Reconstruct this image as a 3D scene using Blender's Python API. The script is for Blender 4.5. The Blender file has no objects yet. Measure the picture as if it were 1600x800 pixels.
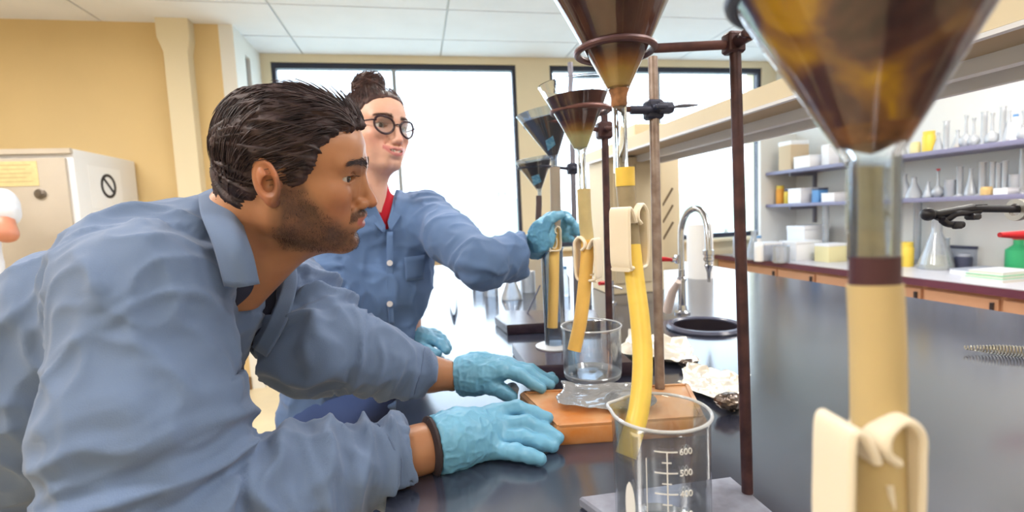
import bpy, math, random
import numpy as np
from mathutils import Vector, Matrix

random.seed(7); np.random.seed(7)
PI = math.pi
sc = bpy.context.scene
COL = sc.collection

# ------------------------------------------------------------------ camera
# 760 px focal length on a 1600 px frame, pitched down 4.8 deg, rolled 2.7 deg
FPX = 760.0
def _n(v):
    v = np.array(v, float); return v/np.linalg.norm(v)
_up = -_n((420, -9000, -760))
_y = np.array((-150, 0, -760.0)); _y[1] = -np.dot(_y, _up)/_up[1]; _y = _n(_y)
_x = np.cross(_y, _up)
CR = np.array([_x, _y, _up])            # world = CR @ camera axes
CP = np.array([0, 0, 1.28])
cam_d = bpy.data.cameras.new('camera'); cam = bpy.data.objects.new('camera', cam_d); COL.objects.link(cam)
m4 = Matrix([list(CR[i]) + [CP[i]] for i in range(3)] + [[0, 0, 0, 1]])
cam.matrix_world = m4
cam_d.sensor_width = 36; cam_d.lens = 36*FPX/1600; cam_d.clip_start = 0.02; cam_d.clip_end = 2000
cam_d.dof.use_dof = True; cam_d.dof.focus_distance = 0.68; cam_d.dof.aperture_fstop = 4.6
sc.camera = cam
def ray(px, py): return CR @ np.array([(px-800)/FPX, -(py-400)/FPX, -1.0])
def P(px, py, d): return CP + ray(px, py)*d
def onZ(px, py, z):
    r = ray(px, py); return CP + r*((z-CP[2])/r[2])
def onY(px, py, y):
    r = ray(px, py); return CP + r*((y-CP[1])/r[1])
def onX(px, py, x):
    r = ray(px, py); return CP + r*((x-CP[0])/r[0])

# ------------------------------------------------------------------ world, lights, exposure
w = bpy.data.worlds.new('sky'); sc.world = w; w.use_nodes = True
nt = w.node_tree; nt.nodes.clear()
bg = nt.nodes.new('ShaderNodeBackground'); ow = nt.nodes.new('ShaderNodeOutputWorld')
tc = nt.nodes.new('ShaderNodeTexCoord'); sx = nt.nodes.new('ShaderNodeSeparateXYZ'); rp = nt.nodes.new('ShaderNodeValToRGB')
nt.links.new(tc.outputs['Generated'], sx.inputs[0]); nt.links.new(sx.outputs['Z'], rp.inputs['Fac'])
rp.color_ramp.elements[0].color = (0.84, 0.92, 1.0, 1); rp.color_ramp.elements[0].position = 0.0
rp.color_ramp.elements[1].color = (0.66, 0.82, 1.0, 1); rp.color_ramp.elements[1].position = 0.5
nt.links.new(rp.outputs[0], bg.inputs['Color']); nt.links.new(bg.outputs[0], ow.inputs[0])
SKY = 4.6
bg.inputs['Strength'].default_value = SKY

vs = sc.view_settings
sc.display_settings.display_device = 'sRGB'
vs.view_transform = 'Standard'; vs.look = 'None'; vs.gamma = 1; vs.exposure = 0.2; vs.use_curve_mapping = False

# ------------------------------------------------------------------ materials
def lin(c):
    return tuple(((v/255)/12.92 if v/255 <= 0.04045 else ((v/255+0.055)/1.055)**2.4) for v in c)
MATS = {}
def M(name, col, rough=0.5, metal=0.0, trans=0.0, ior=1.45, var=0.0, scale=8.0, bump=0.0, bscale=60.0,
      spec=0.5, sss=0.0, alpha=1.0, stretch=None, col2=None, emit=0.0, sheen=0.0, coat=0.0, ssr=(1, .3, .2), detail=4):
    if name in MATS: return MATS[name]
    m = bpy.data.materials.new(name); m.use_nodes = True; n = m.node_tree; b = n.nodes['Principled BSDF']
    c = lin(col)
    b.inputs['Base Color'].default_value = (*c, 1); b.inputs['Roughness'].default_value = rough
    b.inputs['Metallic'].default_value = metal; b.inputs['Transmission Weight'].default_value = trans
    b.inputs['IOR'].default_value = ior; b.inputs['Specular IOR Level'].default_value = spec
    b.inputs['Alpha'].default_value = alpha; b.inputs['Coat Weight'].default_value = coat
    b.inputs['Sheen Weight'].default_value = sheen
    if sss:
        b.inputs['Subsurface Weight'].default_value = sss; b.inputs['Subsurface Radius'].default_value = ssr
        b.inputs['Subsurface Scale'].default_value = 0.008
    if emit:
        b.inputs['Emission Color'].default_value = (*c, 1); b.inputs['Emission Strength'].default_value = emit
    t = n.nodes.new('ShaderNodeTexCoord'); mp = n.nodes.new('ShaderNodeMapping'); n.links.new(t.outputs['Object'], mp.inputs[0])
    if stretch: mp.inputs['Scale'].default_value = stretch
    if var or col2:
        nz = n.nodes.new('ShaderNodeTexNoise'); nz.inputs['Scale'].default_value = scale; nz.inputs['Detail'].default_value = detail
        n.links.new(mp.outputs[0], nz.inputs['Vector'])
        r = n.nodes.new('ShaderNodeValToRGB')
        if col2: a0, a1 = c, lin(col2)
        else: a0 = tuple(v*(1-var) for v in c); a1 = tuple(min(1, v*(1+var)) for v in c)
        r.color_ramp.elements[0].color = (*a0, 1); r.color_ramp.elements[1].color = (*a1, 1)
        r.color_ramp.elements[0].position = .35; r.color_ramp.elements[1].position = .65
        n.links.new(nz.outputs[0], r.inputs[0]); n.links.new(r.outputs[0], b.inputs['Base Color'])
    if bump:
        nb = n.nodes.new('ShaderNodeTexNoise'); nb.inputs['Scale'].default_value = bscale; nb.inputs['Detail'].default_value = 3
        n.links.new(mp.outputs[0], nb.inputs['Vector'])
        bp = n.nodes.new('ShaderNodeBump'); bp.inputs['Strength'].default_value = bump; bp.inputs['Distance'].default_value = 0.01
        n.links.new(nb.outputs[0], bp.inputs['Height']); n.links.new(bp.outputs[0], b.inputs['Normal'])
    MATS[name] = m; return m
def thin_glass(name, tint=(235, 242, 250), refl=0.10, milky=0.0):
    # thin-walled clear glass: see-through with fresnel gloss and a little haze at grazing edges
    if name in MATS: return MATS[name]
    m = bpy.data.materials.new(name); m.use_nodes = True; n = m.node_tree; n.nodes.clear()
    o = n.nodes.new('ShaderNodeOutputMaterial'); tr = n.nodes.new('ShaderNodeBsdfTransparent'); gl = n.nodes.new('ShaderNodeBsdfGlossy')
    df = n.nodes.new('ShaderNodeBsdfDiffuse'); df.inputs[0].default_value = (.92, .95, 1, 1)
    tr.inputs[0].default_value = (*lin(tint), 1); gl.inputs['Roughness'].default_value = 0.04
    lw = n.nodes.new('ShaderNodeLayerWeight'); lw.inputs[0].default_value = 0.35
    mr = n.nodes.new('ShaderNodeMapRange'); mr.inputs['To Min'].default_value = refl*.5; mr.inputs['To Max'].default_value = min(1, refl*7)
    n.links.new(lw.outputs['Fresnel'], mr.inputs[0])
    x = n.nodes.new('ShaderNodeMixShader'); n.links.new(mr.outputs[0], x.inputs[0]); n.links.new(tr.outputs[0], x.inputs[1]); n.links.new(gl.outputs[0], x.inputs[2])
    y = n.nodes.new('ShaderNodeMixShader'); y.inputs[0].default_value = milky
    n.links.new(x.outputs[0], y.inputs[1]); n.links.new(df.outputs[0], y.inputs[2]); n.links.new(y.outputs[0], o.inputs[0])
    MATS[name] = m; return m

# ------------------------------------------------------------------ mesh helpers
def split_fs(data):
    return data
def mesh_obj(name, data, mat, parent=None, smooth=True, sharp=35):
    v, f = data
    v = np.asarray(v, float)
    if parent is not None:
        p = parent
        off = np.zeros(3)
        while p is not None: off += np.array(p.location); p = p.parent
        loc = (0, 0, 0); vv = v-off
    else:
        c = np.array([(v[:, 0].min()+v[:, 0].max())/2, (v[:, 1].min()+v[:, 1].max())/2, v[:, 2].min()])
        loc = tuple(c); vv = v-c
    me = bpy.data.meshes.new(name)
    me.from_pydata(vv.tolist(), [], f if isinstance(f, list) else f.tolist()); me.update()
    if smooth:
        me.polygons.foreach_set('use_smooth', [True]*len(me.polygons))
        if sharp is not None: me.set_sharp_from_angle(angle=math.radians(sharp))
    if mat is not None:
        for m_ in (mat if isinstance(mat, (list, tuple)) else [mat]): me.materials.append(m_)
    o = bpy.data.objects.new(name, me); COL.objects.link(o); o.location = loc
    if parent is not None: o.parent = parent
    return o
def tag(o, label=None, cat=None, group=None, kind=None):
    if label: o['label'] = label
    if cat: o['category'] = cat
    if group: o['group'] = group
    if kind: o['kind'] = kind
    return o
def thing(name, label, cat, loc=(0, 0, 0), group=None):
    o = bpy.data.objects.new(name, None); COL.objects.link(o); o.location = tuple(float(a) for a in loc)
    o.empty_display_size = .05
    return tag(o, label, cat, group)
def dup(root, loc, rotz=0.0, label=None, group=None, scale=None):
    r = root.copy(); COL.objects.link(r); r.location = tuple(float(a) for a in loc); r.rotation_euler = (0, 0, rotz)
    if scale: r.scale = (scale,)*3
    if label: r['label'] = label
    if group: r['group'] = group
    for ch in list(root.children):
        c = ch.copy(); COL.objects.link(c); c.parent = r
        for g in ch.children:
            d = g.copy(); COL.objects.link(d); d.parent = c
    return r
def struct(name, data, mat, parent=None, smooth=False):
    o = mesh_obj(name, data, mat, parent, smooth)
    if parent is None: o['kind'] = 'structure'
    return o
def join(*ds):
    V = []; Fc = []; k = 0
    for v, f in ds:
        V.append(np.asarray(v, float)); Fc += [tuple(int(i)+k for i in q) for q in f]; k += len(v)
    return np.vstack(V), Fc
def boxd(a, b, bev=0.0):
    x0, y0, z0 = [min(a[i], b[i]) for i in range(3)]; x1, y1, z1 = [max(a[i], b[i]) for i in range(3)]
    if bev <= 0:
        v = [(x0, y0, z0), (x1, y0, z0), (x1, y1, z0), (x0, y1, z0), (x0, y0, z1), (x1, y0, z1), (x1, y1, z1), (x0, y1, z1)]
        return np.array(v), [(0, 3, 2, 1), (4, 5, 6, 7), (0, 1, 5, 4), (1, 2, 6, 5), (2, 3, 7, 6), (3, 0, 4, 7)]
    poly = []
    for cx, cy, s in ((x0, y0, PI), (x1, y0, 1.5*PI), (x1, y1, 0), (x0, y1, .5*PI)):
        ccx = cx+bev if cx == x0 else cx-bev; ccy = cy+bev if cy == y0 else cy-bev
        for k in range(4): a_ = s+k*PI/6; poly.append((ccx+bev*math.cos(a_), ccy+bev*math.sin(a_)))
    return prismd(poly, z0, z1, bev)
def prismd(poly, z0, z1, bev=0.0):
    n = len(poly); p = np.array(poly, float)[:, :2]; c = p.mean(0)
    rings = []
    if bev > 0:
        sh = c+(p-c)*(1-bev/np.maximum(np.linalg.norm(p-c, axis=1, keepdims=True), 1e-6))
        rings = [(sh, z0), (p, z0+bev), (p, z1-bev), (sh, z1)]
    else: rings = [(p, z0), (p, z1)]
    V = np.vstack([np.column_stack([q, np.full(n, z)]) for q, z in rings]); Fc = [tuple(range(n-1, -1, -1))]
    for r in range(len(rings)-1):
        for i in range(n):
            j = (i+1) % n; Fc.append((r*n+i, r*n+j, (r+1)*n+j, (r+1)*n+i))
    Fc.append(tuple((len(rings)-1)*n+i for i in range(n)))
    return V, Fc
def lathed(prof, seg=32, c=(0, 0, 0), axis=None, closed=False):
    # prof: list of (radius, height); axis: direction of the lathe axis
    V = []; n = len(prof)
    for r, z in prof:
        for k in range(seg):
            a = 2*PI*k/seg; V.append((max(r, 1e-5)*math.cos(a), max(r, 1e-5)*math.sin(a), z))
    V = np.array(V); Fc = []
    rng = n if closed else n-1
    for i in range(rng):
        i2 = (i+1) % n
        for k in range(seg):
            j = (k+1) % seg; Fc.append((i*seg+k, i*seg+j, i2*seg+j, i2*seg+k))
    if not closed:
        if prof[0][0] > 2e-5: Fc.append(tuple(range(seg-1, -1, -1)))
        if prof[-1][0] > 2e-5: Fc.append(tuple((n-1)*seg+k for k in range(seg)))
    if axis is not None:
        q = Vector((0, 0, 1)).rotation_difference(Vector(axis)); R = np.array(q.to_matrix()); V = V @ R.T
    return V+np.array(c, float), Fc
def tubed(pts, rad, seg=12, cap=True, flat=None):
    pts = np.array(pts, float); n = len(pts)
    rad = np.full(n, rad) if np.isscalar(rad) else np.array(rad, float)
    T = np.gradient(pts, axis=0); T /= np.linalg.norm(T, axis=1, keepdims=True)+1e-12
    ref = np.array([0, 0, 1.0]) if abs(T[0][2]) < .9 else np.array([1.0, 0, 0])
    N = np.cross(T[0], ref); N /= np.linalg.norm(N); V = []
    for i in range(n):
        N = N-T[i]*np.dot(N, T[i]); N /= np.linalg.norm(N); B = np.cross(T[i], N)
        for k in range(seg):
            a = 2*PI*k/seg; V.append(pts[i]+rad[i]*(math.cos(a)*N+math.sin(a)*B*(flat or 1)))
    Fc = []
    for i in range(n-1):
        for k in range(seg):
            j = (k+1) % seg; Fc.append((i*seg+k, i*seg+j, (i+1)*seg+j, (i+1)*seg+k))
    if cap: Fc.append(tuple(range(seg-1, -1, -1))); Fc.append(tuple((n-1)*seg+k for k in range(seg)))
    return np.array(V), Fc
def spline(pts, n=8):
    p = np.array(pts, float); q = np.vstack([2*p[0]-p[1], p, 2*p[-1]-p[-2]]); out = []
    for i in range(len(p)-1):
        a, b, c, d = q[i:i+4]
        for k in range(n):
            t = k/n; out.append(.5*((2*b)+(-a+c)*t+(2*a-5*b+4*c-d)*t*t+(-a+3*b-3*c+d)*t**3))
    out.append(p[-1]); return np.array(out)
def bard(a, b, w, h=None, up=(0, 0, 1)):
    # rectangular bar from a to b
    a = np.array(a, float); b = np.array(b, float); t = _n(b-a); u = np.array(up, float); h = h or w
    s = np.cross(t, u); s = s/np.linalg.norm(s) if np.linalg.norm(s) > 1e-6 else np.array([1., 0, 0]); u2 = np.cross(s, t)
    V = [e+s*sx_*w/2+u2*su*h/2 for e in (a, b) for sx_, su in ((-1, -1), (1, -1), (1, 1), (-1, 1))]
    return np.array(V), [(3, 2, 1, 0), (4, 5, 6, 7), (0, 1, 5, 4), (1, 2, 6, 5), (2, 3, 7, 6), (3, 0, 4, 7)]
def sphered(c, r, seg=16, sc_=(1, 1, 1)):
    prof = [(math.sin(PI*i/seg)*1.0, -math.cos(PI*i/seg)) for i in range(seg+1)]
    v, f = lathed(prof, seg*2); return v*np.array(sc_)*r+np.array(c), f
def text_obj(s, size, loc, xdir, updir, mat, parent, name='lettering', thick=0.0004):
    cu = bpy.data.curves.new(name, 'FONT'); cu.body = s; cu.size = size; cu.extrude = thick; cu.align_x = 'CENTER'; cu.align_y = 'CENTER'
    tmp = bpy.data.objects.new('tmp', cu); COL.objects.link(tmp)
    dg = bpy.context.evaluated_depsgraph_get(); me = bpy.data.meshes.new_from_object(tmp.evaluated_get(dg))
    bpy.data.objects.remove(tmp); x = _n(xdir); u = np.array(updir, float); u = _n(u-x*np.dot(u, x)); nn = np.cross(x, u)
    v = np.array([list(q.co) for q in me.vertices]); f = [tuple(p.vertices) for p in me.polygons]
    bpy.data.meshes.remove(me)
    W = np.array(loc)+v[:, :1]*x+v[:, 1:2]*u+v[:, 2:3]*nn
    return mesh_obj(name, (W, f), mat, parent, smooth=False)
# ================================================================== THE ROOM
YW = 4.75; YL = 4.10; XR = 3.92; XL = -4.4; YB = -3.0; HC = 2.8; XC = -1.36
m_yel = M('yellow_wall_paint', (218, 192, 142), .75, var=.03, scale=1.5)
m_cream = M('cream_wall_paint', (228, 216, 186), .75, var=.02, scale=1.5)
m_white = M('white_wall_paint', (232, 232, 228), .75, var=.015, scale=1.5)
m_ceil = M('ceiling_tile', (234, 238, 246), .9, var=.02, scale=3, bump=.15, bscale=180)
m_grid = M('ceiling_grid_metal', (205, 207, 208), .5)
m_floor = M('cream_vinyl_floor', (226, 208, 172), .35, var=.05, scale=5)
m_frame = M('dark_window_frame', (44, 48, 66), .45)
m_frame2 = M('grey_window_frame', (150, 156, 160), .45)
m_pane = thin_glass('window_glass', (250, 253, 255), .04)

struct('floor', boxd((XL-.1, YB-.1, -.1), (XR+.1, YW+.1, 0)), m_floor)
# ceiling: grid backing plus lay-in tiles
ceil = struct('ceiling', boxd((XL-.1, YB-.1, HC+.012), (XR+.1, YW+.1, HC+.1)), m_grid)
tw, tl = 1.22, .61
mesh_t = None
for ix in range(-4, 4):
    for iy in range(-5, 8):
        x0 = ix*tw+.32; y0 = iy*tl+.05; x1 = min(x0+tw, XR); y1 = min(y0+tl, YW); x0 = max(x0, XL); y0 = max(y0, YB)
        if x1-x0 < .05 or y1-y0 < .05: continue
        t = mesh_obj('ceiling_tile', boxd((x0+.008, y0+.008, HC-.002), (x1-.008, y1-.008, HC+.012)), m_ceil, ceil, smooth=False)
# yellow wall, white return wall beside the window
struct('wall_left', boxd((XL, YL, 0), (XC, YL+.12, HC)), m_yel)
ret = struct('wall_return', join(boxd((XC, YL, 0), (XC+.10, YL+.24, HC)), boxd((XC, YL+.24, 2.66), (XC+.10, YL+.36, HC)), boxd((XC, YL+.24, 0), (XC+.10, YL+.36, .9)),
                                 boxd((XC, YL+.36, 0), (XC+.10, YW, HC))), m_white)
mesh_obj('narrow_window_frame', boxd((XC+.03, YL+.24, .9), (XC+.07, YL+.36, 2.66)), m_frame, ret, smooth=False)
W1 = (-1.18, 1.04); W2 = (1.38, 3.75); ZS = .93; ZT = 2.73
struct('wall_back', join(boxd((XC, YW, 0), (XR+.1, YW+.25, ZS)), boxd((XC, YW, ZT), (XR+.1, YW+.25, HC)), boxd((XC-.02, YW, ZS), (W1[0], YW+.25, ZT)),
                         boxd((W1[1], YW, ZS), (W2[0], YW+.25, ZT)), boxd((W2[1], YW, ZS), (XR+.1, YW+.25, ZT))), m_cream)
def window(name, x0, x1, mull, dark=m_frame):
    t = .05; y0, y1 = YW+.02, YW+.09
    fr = struct(name, join(boxd((x0, y0, ZT-t), (x1, y1, ZT)), boxd((x0, y0, ZS), (x1, y1, ZS+t)), boxd((x0, y0, ZS+t), (x0+t*.7, y1, ZT-t)), boxd((x1-t*.7, y0, ZS+t), (x1, y1, ZT-t))), dark)
    edges = [x0+t*.7]
    for mx in mull:
        mesh_obj('mullion', boxd((mx-.018, y0, ZS+t), (mx+.018, y1, ZT-t)), m_frame2, fr, smooth=False); edges += [mx-.018, mx+.018]
    edges.append(x1-t*.7)
    for i in range(0, len(edges), 2):
        mesh_obj('pane', boxd((edges[i]+.001, y0+.03, ZS+t+.001), (edges[i+1]-.001, y0+.036, ZT-t-.001)), m_pane, fr, smooth=False)
    mesh_obj('window_sill', boxd((x0-.03, YW-.12, ZS-.03), (x1+.03, YW+.02, ZS), .005), m_cream, fr)
window('window_1', W1[0], W1[1], [-.12])
window('window_2', W2[0], W2[1], [2.55])
struct('wall_right', boxd((XR, YB, 0), (XR+.12, YW, HC)), m_white)
struct('wall_front', boxd((XL, YB-.12, 0), (XR, YB, HC)), m_cream)
struct('wall_left_side', boxd((XL-.12, YB, 0), (XL, YL+.12, HC)), m_cream)
struct('baseboard_left', boxd((XL, YL-.015, 0), (XC+.005, YL, .1)), M('brown_base', (120, 92, 60), .6))
# pipe chase (pilaster) on the yellow wall with a wider head
px0, px1 = -1.70, -1.545
prof = [(px0-.035, 2.8), (px0-.035, 2.66), (px0, 2.56), (px0, 0), (px1, 0), (px1, 2.56), (px1+.02, 2.66), (px1+.02, 2.8)]
n_ = len(prof); V = [(x, YL-.10, z) for x, z in prof]+[(x, YL, z) for x, z in prof]
struct('trim_1', (np.array(V), [tuple(range(n_)), tuple(range(2*n_-1, n_-1, -1))]+[(i, i+n_, (i+1) % n_+n_, (i+1) % n_) for i in range(n_)]), m_cream)

# added ceiling fill panels, unseen overhead, that brighten the room
LL = ['added ceiling fill panel above the man', 'added ceiling fill panel above the near right end of the centre bench', 'added ceiling fill panel behind the camera on the left', 'added ceiling fill panel behind the camera on the right',
      'added ceiling fill panel above the right counter', 'added ceiling fill panel above the far end of the centre bench', 'added ceiling fill panel before the yellow wall']
m_fill_lamp = M('fill_lamp_diffuser', (255, 250, 242), .5, emit=1.0)
for i, (lx, ly, pw) in enumerate(((-1.6, .4, 46), (1.6, .2, 34), (-1.6, -1.6, 26), (1.6, -1.6, 26), (2.6, 1.9, 40), (0.2, 2.3, 34), (-2.6, 2.3, 34))):
    lt = thing('added_ceiling_light', LL[i], 'light', (lx, ly, HC-.05), 'added ceiling fill panels')
    mesh_obj('frame', join(boxd((lx-.62, ly-.17, HC-.04), (lx+.62, ly-.15, HC-.003)), boxd((lx-.62, ly+.15, HC-.04), (lx+.62, ly+.17, HC-.003)),
                           boxd((lx-.62, ly-.15, HC-.04), (lx-.60, ly+.15, HC-.003)), boxd((lx+.6, ly-.15, HC-.04), (lx+.62, ly+.15, HC-.003))), m_grid, lt, smooth=False)
    mesh_obj('diffuser', boxd((lx-.6, ly-.15, HC-.02), (lx+.6, ly+.15, HC-.01)), m_fill_lamp, lt, smooth=False)
    ld = bpy.data.lights.new('fill_lamp', 'AREA'); ld.shape = 'RECTANGLE'; ld.size = 1.2; ld.size_y = .3; ld.energy = pw; ld.color = (1.0, .95, .89)
    lo = bpy.data.objects.new('fill_lamp', ld); COL.objects.link(lo); lo.parent = lt; lo.location = (0, 0, .02)

# ------------------------------------------------------------------ outside: hazy town far beyond the windows
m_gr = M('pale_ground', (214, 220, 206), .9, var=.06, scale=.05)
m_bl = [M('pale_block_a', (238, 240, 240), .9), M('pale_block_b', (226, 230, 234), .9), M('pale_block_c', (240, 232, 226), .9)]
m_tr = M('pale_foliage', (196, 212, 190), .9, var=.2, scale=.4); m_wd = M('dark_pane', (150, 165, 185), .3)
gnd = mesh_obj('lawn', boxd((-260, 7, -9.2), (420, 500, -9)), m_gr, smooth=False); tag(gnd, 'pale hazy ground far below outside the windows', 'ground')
bl = [(640, 700, 300, 150), (700, 742, 318, 95), (757, 772, 288, 150), (774, 795, 292, 160), (1090, 1150, 285, 180), (1040, 1075, 300, 150), (450, 520, 320, 120)]
for i, (a, b, top, d) in enumerate(bl):
    A = P(a, top, d); B = P(b, top, d)
    lab = ['low pale building on the horizon behind the woman', 'wide flat pale building right of the woman', 'slim pale tower, left of the pair by the window edge', 'slim pale tower, right of the pair by the window edge',
           'pale block on the horizon seen behind the foremost dark rod', 'pale block on the horizon behind the tap', 'pale block hidden mostly by the man'][i]
    bt = thing('building', lab, 'building', (A[0], A[1], -9))
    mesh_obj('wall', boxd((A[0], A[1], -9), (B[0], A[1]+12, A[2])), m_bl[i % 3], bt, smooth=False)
    nf = max(2, int((A[2]+9)/4)); nc = max(2, int((B[0]-A[0])/4))
    for fz in range(nf):
        for cx_ in range(nc):
            xx = A[0]+(B[0]-A[0])*(cx_+.2)/nc; zz = -9+(A[2]+9)*(fz+.25)/nf
            mesh_obj('window', boxd((xx, A[1]-.1, zz), (xx+(B[0]-A[0])*.5/nc, A[1]+.05, zz+(A[2]+9)*.45/nf)), m_wd, bt, smooth=False)
def treed(c, r, seed):
    rs = np.random.RandomState(seed); ds = []
    for k in range(7):
        o = rs.normal(0, .42, 3)*r; ds.append(sphered(np.array(c)+o*[1, 1, .6], r*rs.uniform(.45, .7), 6))
    return join(*ds)
spots = [(684, 338, 62, 'hazy tree at the sill line just right of the blue coat shoulder'), (716, 338, 90, 'hazy tree between the blue coat and the slim pale towers'), (757, 330, 50, 'hazy tree in front of the slim pale towers, left of its neighbour'),
         (790, 322, 74, 'hazy tree at the right edge of the left window'), (1048, 318, 62, 'hazy tree behind the grey brown rod in the right window'), (1088, 314, 50, 'hazy tree behind the gooseneck tap in the right window'),
         (1134, 312, 58, 'hazy tree left of the dark foremost rod in the right window'), (470, 345, 60, 'hazy tree behind the man, seen only past his head')]
for i, (a, b, d, lb_) in enumerate(spots):
    c = P(a, b, d); t_ = thing('tree', lb_, 'tree', (c[0], c[1], -9), 'far trees outside')
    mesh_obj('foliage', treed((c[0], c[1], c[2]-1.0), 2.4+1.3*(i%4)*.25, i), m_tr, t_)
    mesh_obj('trunk', lathed([(.3, -9), (.2, c[2]-1)], 8, (c[0], c[1], 0)), M('trunk_bark', (150, 140, 130), .9), t_)

# ================================================================== BENCHES
ZB = .92
m_top = M('black_epoxy_top', (48, 52, 68), .16, spec=1.0, ior=1.75, var=.15, scale=3, bump=.012, bscale=9)
m_wood = M('bench_wood', (176, 128, 96), .5, var=.08, scale=3, stretch=(1, 1, 6))
BX0, BX1, BY0, BY1 = -.06, 1.72, -.5, 3.75
# the worktop has a hole for the cup sink: build as a ring of quads around it
CS = (onZ(1043, 512, ZB)+onZ(1158, 512, ZB))/2; CS = np.array([CS[0]+.005, CS[1], ZB]); RS = .098
def top_with_hole(x0, x1, y0, y1, z0, z1, c, r, seg=48):
    a = np.arange(seg)*2*PI/seg; cir = np.column_stack([c[0]+r*np.cos(a), c[1]+r*np.sin(a)])
    sq = []
    for t in a:
        dx, dy = math.cos(t), math.sin(t); s = 1e9
        if dx > 1e-9: s = min(s, (x1-c[0])/dx)
        if dx < -1e-9: s = min(s, (x0-c[0])/dx)
        if dy > 1e-9: s = min(s, (y1-c[1])/dy)
        if dy < -1e-9: s = min(s, (y0-c[1])/dy)
        sq.append((c[0]+dx*s, c[1]+dy*s))
    for cx, cy in ((x0, y0), (x1, y0), (x1, y1), (x0, y1)):       # snap nearest to the corners
        k = min(range(seg), key=lambda i: abs(sq[i][0]-cx)+abs(sq[i][1]-cy)); sq[k] = (cx, cy)
    sq = np.array(sq); R = [(sq, z0), (sq, z1), (cir, z1), (cir, z0)]
    V = np.vstack([np.column_stack([q, np.full(seg, z)]) for q, z in R]); Fc = []
    for r_ in range(4):
        r2 = (r_+1) % 4
        for i in range(seg):
            j = (i+1) % seg; Fc.append((r_*seg+i, r_*seg+j, r2*seg+j, r2*seg+i))
    return V, Fc
wt = mesh_obj('worktop', top_with_hole(BX0, BX1, BY0, BY1, ZB-.03, ZB, CS, RS), m_top, smooth=False)
tag(wt, 'long glossy black worktop of the centre laboratory bench', 'worktop')
bc = thing('bench_cabinet', 'wooden cupboard run under the glossy black centre worktop', 'cabinet', ((BX0+BX1)/2, 1.5, 0))
mesh_obj('body', join(boxd((BX0+.06, BY0+.05, .1), (BX1-.06, BY1-.05, ZB-.26)), boxd((BX0+.12, BY0+.08, 0), (BX1-.12, BY1-.08, .1)),
                      boxd((BX0+.06, BY0+.05, ZB-.26), (.5, BY1-.05, ZB-.03)), boxd((1.15, BY0+.05, ZB-.26), (BX1-.06, BY1-.05, ZB-.03)), boxd((.5, 1.6, ZB-.26), (1.15, BY1-.05, ZB-.03)), boxd((.5, BY0+.05, ZB-.26), (1.15, 1.0, ZB-.03))), m_wood, bc, smooth=False)
m_hand = M('dark_handle', (50, 44, 48), .4)
for k in range(7):
    y0 = BY0+.08+k*.59
    for sx_, xx in ((-1, BX0+.06), (1, BX1-.06)):
        d = mesh_obj('door', boxd((xx, y0, .14), (xx+sx_*.02, y0+.57, ZB-.07), .004), m_wood, bc)
        mesh_obj('handle', boxd((xx+sx_*.02, y0+.04, .62), (xx+sx_*.035, y0+.055, .74)), m_hand, d, smooth=False)

# right wall counter with drawers
RX = 3.14; RZ = .75
m_ctop = M('plum_counter_edge', (96, 52, 70), .35, var=.08, scale=4); m_csurf = M('pale_counter', (205, 205, 214), .3, var=.04)
m_face = M('tan_drawer_face', (196, 150, 120), .5, var=.05, scale=2)
cw = thing('worktop', 'lower counter with plum edge along the right wall', 'worktop', (RX+.4, 1.5, RZ-.04))
mesh_obj('front_edge', boxd((RX, -1.0, RZ-.045), (RX+.03, YW-.02, RZ)), m_ctop, cw, smooth=False)
mesh_obj('surface', boxd((RX+.03, -1.0, RZ-.045), (XR, YW-.02, RZ)), m_csurf, cw, smooth=False)
cb = thing('drawer_unit', 'tan fronted drawer cabinets under the right wall counter', 'cabinet', (RX+.4, 1.5, 0))
mesh_obj('body', boxd((RX+.05, -.98, .02), (XR-.01, YW-.02, RZ-.045)), m_face, cb, smooth=False)
for k in range(13):
    y0 = -.9+k*.43
    d = mesh_obj('drawer', boxd((RX+.03, y0+.012, .1), (RX+.05, y0+.418, RZ-.07)), m_face, cb, smooth=False)
    mesh_obj('handle', boxd((RX+.015, y0+.03, .5), (RX+.03, y0+.045, .66)), m_hand, d, smooth=False)

# shelves on the right wall
m_shelf = M('lilac_shelf', (128, 126, 156), .4)
for nm, z, lab in (('a', 1.59, 'upper lilac grey wall shelf crowded with glassware on the right wall'), ('b', 1.265, 'lower lilac grey wall shelf below the crowded upper one on the right wall')):
    s = thing('wall_shelf', lab, 'shelf', (3.73, 2.5, z-.03))
    mesh_obj('board', boxd((3.55, 0.6, z-.03), (XR, 4.45, z), .004), m_shelf, s)
    for by in (1.0, 2.2, 3.4, 4.2):
        mesh_obj('bracket', join(boxd((3.62, by-.012, z-.06), (XR, by+.012, z-.03)), boxd((XR-.03, by-.012, z-.2), (XR, by+.012, z-.06))), M('bracket_grey', (130, 128, 140), .5), s, smooth=False)
# white end panel beside the window
pn = mesh_obj('end_panel', boxd((3.5, 4.46, RZ), (XR, 4.50, 1.98)), m_white, smooth=False); tag(pn, 'white upright panel closing the wall shelves beside the window', 'panel')

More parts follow.
